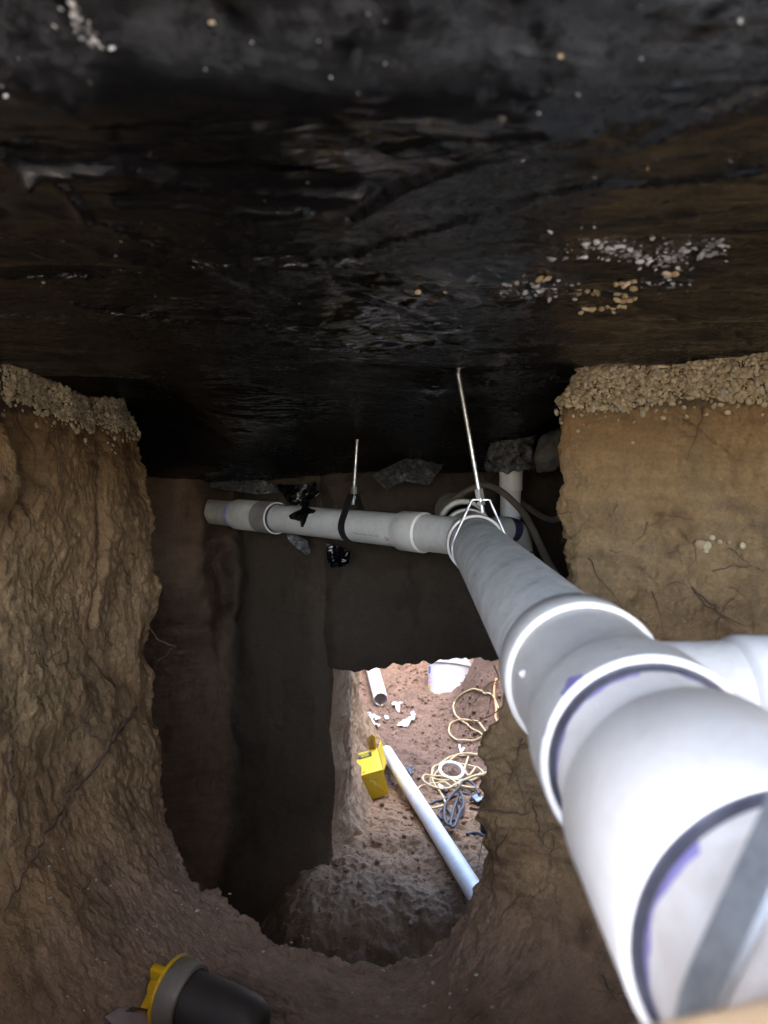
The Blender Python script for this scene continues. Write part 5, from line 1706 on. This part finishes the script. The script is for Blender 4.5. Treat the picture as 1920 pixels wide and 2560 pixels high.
# black ribbed plug at the edge of the bank
bpz = floor_hit(1212, 2084)
bpr = empty('ribbed_plug', tuple(bpz))
tag(bpr, 'ribbed black plug with a pale cap at the edge of the bank', 'plug')
under(link('plug_body', bevelled(mesh('plug_body', *box_vf(bpz + Vector((0.005, 0, 0.030)), (0.022, 0, 0), (0, 0.018, 0), (0, 0, 0.026))), 0.004), M_BLK, smooth=False), bpr)
for k in range(5):
    under(link('rib', mesh('rib', *box_vf(bpz + Vector((-0.012 + k * 0.0085, -0.019, 0.030)), (0.0018, 0, 0), (0, 0.002, 0), (0, 0, 0.022))), M_BLK, smooth=False), bpr)
under(link('cap', bevelled(mesh('cap', *box_vf(bpz + Vector((0.006, 0, 0.064)), (0.018, 0, 0), (0, 0.015, 0), (0, 0, 0.008))), 0.004), M_RAG, smooth=False), bpr)


def lay(poly, mat, label, cat, amp=0.012, seed=1, name='plastic_scrap', group=None, sub=3):
    def fn(px, py):
        p = floor_hit(px, py)
        p.z += 0.006 + amp * (0.5 + sn(p.x * 30, p.y * 30, seed, seed))
        return p
    o = patch(name, poly, fn, mat, None, sub=sub, thick=0.0008)
    return tag(o, label, cat, group)


G_ = 'white scraps on the pit floor'
lay(z4([(490, 520), (530, 500), (560, 510), (600, 500), (610, 515), (580, 530), (580, 570), (570, 605), (545, 580), (530, 545), (500, 545)]), M_SCR, 'star-shaped white scrap in front of the cut pipe', 'scrap', 0.02, 1, group=G_)
lay(z4([(220, 620), (270, 605), (308, 630), (300, 665), (250, 660), (216, 648)]), M_SCR, 'squarish white scrap near the foot of the passage wall', 'scrap', 0.01, 2, group=G_)
lay(z4([(310, 630), (345, 655), (385, 655), (360, 685), (325, 692)]), M_SCR, 'small bent white scrap beside the squarish one', 'scrap', 0.015, 3, group=G_)
lay(z4([(265, 690), (310, 700), (375, 745), (360, 770), (320, 750), (290, 770), (275, 730)]), M_SCR, 'crumpled pinkish white scrap below the squarish one', 'scrap', 0.02, 4, group=G_)
lay(z4([(420, 645), (455, 640), (465, 665), (440, 685), (425, 672)]), M_SCR, 'tiny curled white scrap between the cut pipe and the curled strip', 'scrap', 0.015, 5, group=G_)
lay(z4([(545, 745), (600, 700), (660, 680), (700, 660), (690, 620), (720, 590), (740, 640), (725, 690), (680, 720), (655, 760), (630, 740), (580, 745)]), M_SCR, 'long curled white strip in the middle of the dirt', 'scrap', 0.02, 6, group=G_)
lay(z4([(1185, 940), (1205, 945), (1205, 985), (1260, 995), (1225, 1035), (1200, 1030)]), M_SCR, 'pointed white scrap just above the cord coil', 'scrap', 0.02, 7, group=G_)
lay(z4([(120, 830), (160, 815), (185, 830), (150, 855)]), M_SCR, 'thin white scrap against the passage wall above the yellow box', 'scrap', 0.01, 8, group=G_)
lay(z4([(145, 650), (165, 645), (170, 690), (150, 695)]), M_SCR, 'narrow white scrap tight against the far end of the passage wall', 'scrap', 0.01, 9, group=G_)
lay(z5([(1290, 540), (1340, 520), (1400, 510), (1470, 530), (1490, 560), (1430, 580), (1370, 570), (1310, 560)]), M_RAG, 'blue-grey rag beside the black cord at the bank edge', 'rag', 0.03, 10, 'cloth_rag')
lay(z5([(560, 200), (620, 190), (700, 170), (730, 250), (690, 300), (640, 260), (590, 245)]), M_FILM2, 'grey film scrap beside the far end of the loose pipe', 'scrap', 0.02, 11, 'film_scrap', 'torn pieces of black film')

# soil crumbs, stones and twigs too many to count
crumbs = []
r_ = random.Random(77)
for k in range(4500):
    Y_ = 2.0 + 3.1 * r_.random()**0.9
    X_ = r_.uniform(-0.42, 0.62)
    s = 0.0022 + 0.0085 * r_.random()**4
    if sn(X_ * 5, Y_ * 5, 0, 6) < r_.uniform(-0.5, 0.35):
        continue
    m = Matrix.Translation((X_, Y_, floor_z(X_, Y_) + s * 0.3)) @ (Matrix.Rotation(r_.uniform(0, 6.3), 3, 'Z') @ Matrix.Rotation(r_.uniform(0, 3), 3, 'X') @ Matrix.Diagonal((s * 1.2, s, s * 0.7))).to_4x4()
    v, f = PEB[r_.randrange(10)]
    crumbs.append(([m @ Vector(q) for q in v], f))
cr = link('soil_crumbs', mesh('soil_crumbs', *join(crumbs)), M_FLOORFAR)
cr['kind'] = 'stuff'
flecks = []
for k in range(80):
    px, py = r_.uniform(120, 1250), r_.uniform(2120, 2555)
    p, n = shell_hit(px, py)
    if n.z < 0.35 or shell_hit.miss > 2e-5:
        continue
    s = r_.uniform(0.0012, 0.004)
    m = Matrix.Translation(p + n * s * 0.3) @ (Matrix.Rotation(r_.uniform(0, 6.3), 3, 'Z') @ Matrix.Diagonal((s * 1.4, s, s * 0.5))).to_4x4()
    v, f = PEB[r_.randrange(10)]
    flecks.append(([m @ Vector(q) for q in v], f))
fl = link('chip_litter', mesh('chip_litter', *join(flecks)), M_FLECK)
fl['kind'] = 'stuff'
# a few stones set in the right bank
for px, py, s in ((1752, 1362, 30), (1768, 1366, 22), (1780, 1345, 14), (1800, 1355, 11), (1857, 1366, 16), (1765, 1378, 12), (1823, 1355, 10)):
    p, n = shell_hit(px, py)
    s = s * 0.5 * p.length / F_PX
    o = bpy.data.objects.new('stone', peb_me(random.randrange(10), M_PEB_C, 'bank'))
    COL.objects.link(o)
    o.parent = wall_right
    o.matrix_basis = Matrix.Translation(p) @ (rnd_rot(n, 0.3) @ Matrix.Diagonal((s * 1.1, s * 0.95, s * 0.6))).to_4x4()
for px, py, s in ((1000, 2040, 12), (1012, 2052, 10), (908, 2026, 12), (1034, 2120, 10), (940, 2080, 12), (955, 2018, 10), (1085, 1790, 9), (898, 1712, 12), (1185, 1780, 12), (1188, 1836, 14), (1010, 2095, 9), (1060, 2183, 8)):
    p = floor_hit(px, py)
    s = s * 0.5 * p.length / F_PX
    o = bpy.data.objects.new('clod', peb_me(random.randrange(10), M_PIT, 'clod'))
    COL.objects.link(o)
    o.parent = floor_pit
    o.matrix_basis = Matrix.Translation(p + Vector((0, 0, s * 0.3))) @ Matrix.Diagonal((s * 1.2, s, s * 0.8)).to_4x4()

# ------------------------------------------------------------------ test plug on the near floor
pc, _n = shell_hit(452, 2562)
PC = pc + Vector((0.0, 0.0, 0.055))
px_ax = Vector((-0.90, 0.30, 0.10)).normalized()      # points to the knob
plug = empty('pipe_plug', tuple(PC))
tag(plug, 'yellow winged pipe plug with a worn grey ring lying on the dark soil', 'pipe plug')
under(link('ring_band', mesh('ring_band', *lathe(PC, px_ax, [(-0.022, 0.050), (-0.022, 0.056), (-0.019, 0.058), (0.017, 0.058), (0.019, 0.056), (0.019, 0.030)], 72)), M_PLUGR), plug)
ca = under(link('cap', mesh('cap', *lathe(PC, px_ax, [(0.0185, 0.002), (0.0185, 0.056), (0.020, 0.0595), (0.024, 0.0595), (0.026, 0.056), (0.0265, 0.002)], 72)), M_PLUGY), plug)
d, u, w = frame(px_ax)
hub = lathe(PC, px_ax, [(0.026, 0.024), (0.056, 0.020), (0.059, 0.017), (0.059, 0.001)], 32)
link('knob', mesh('knob', *hub), M_PLUGY, ca)
for k in range(3):
    a = R(100 + 120 * k)
    rd_ = u * math.cos(a) + w * math.sin(a)
    tn = d.cross(rd_)
    me = mesh('wing', *box_vf(PC + d * 0.043 + rd_ * 0.026, d * 0.016, rd_ * 0.017, tn * 0.008))
    bevelled(me, 0.0035)
    link('wing', me, M_PLUGY, ca, smooth=True)
under(link('rubber_drum', mesh('rubber_drum', *lathe(PC, -px_ax, [(0.020, 0.046), (0.060, 0.048), (0.11, 0.048), (0.145, 0.045), (0.165, 0.036), (0.172, 0.020), (0.173, 0.001)], 56)), M_DRUM), plug)


def on_near_floor(px, py):
    p, n = shell_hit(px, py)
    return p * 0.985


o = patch('printed_card', [(262, 2542), (306, 2516), (368, 2524), (385, 2556), (380, 2600), (310, 2590)], on_near_floor, M_CARD, None, sub=2)
tag(o, 'grey printed card with a dark triangle lying beside the yellow plug', 'card')
patch('printed_triangle', [(312, 2529), (326, 2520), (336, 2530)], lambda a, b: on_near_floor(a, b) * 0.996, M_INK, o, sub=1, thick=0.0004)
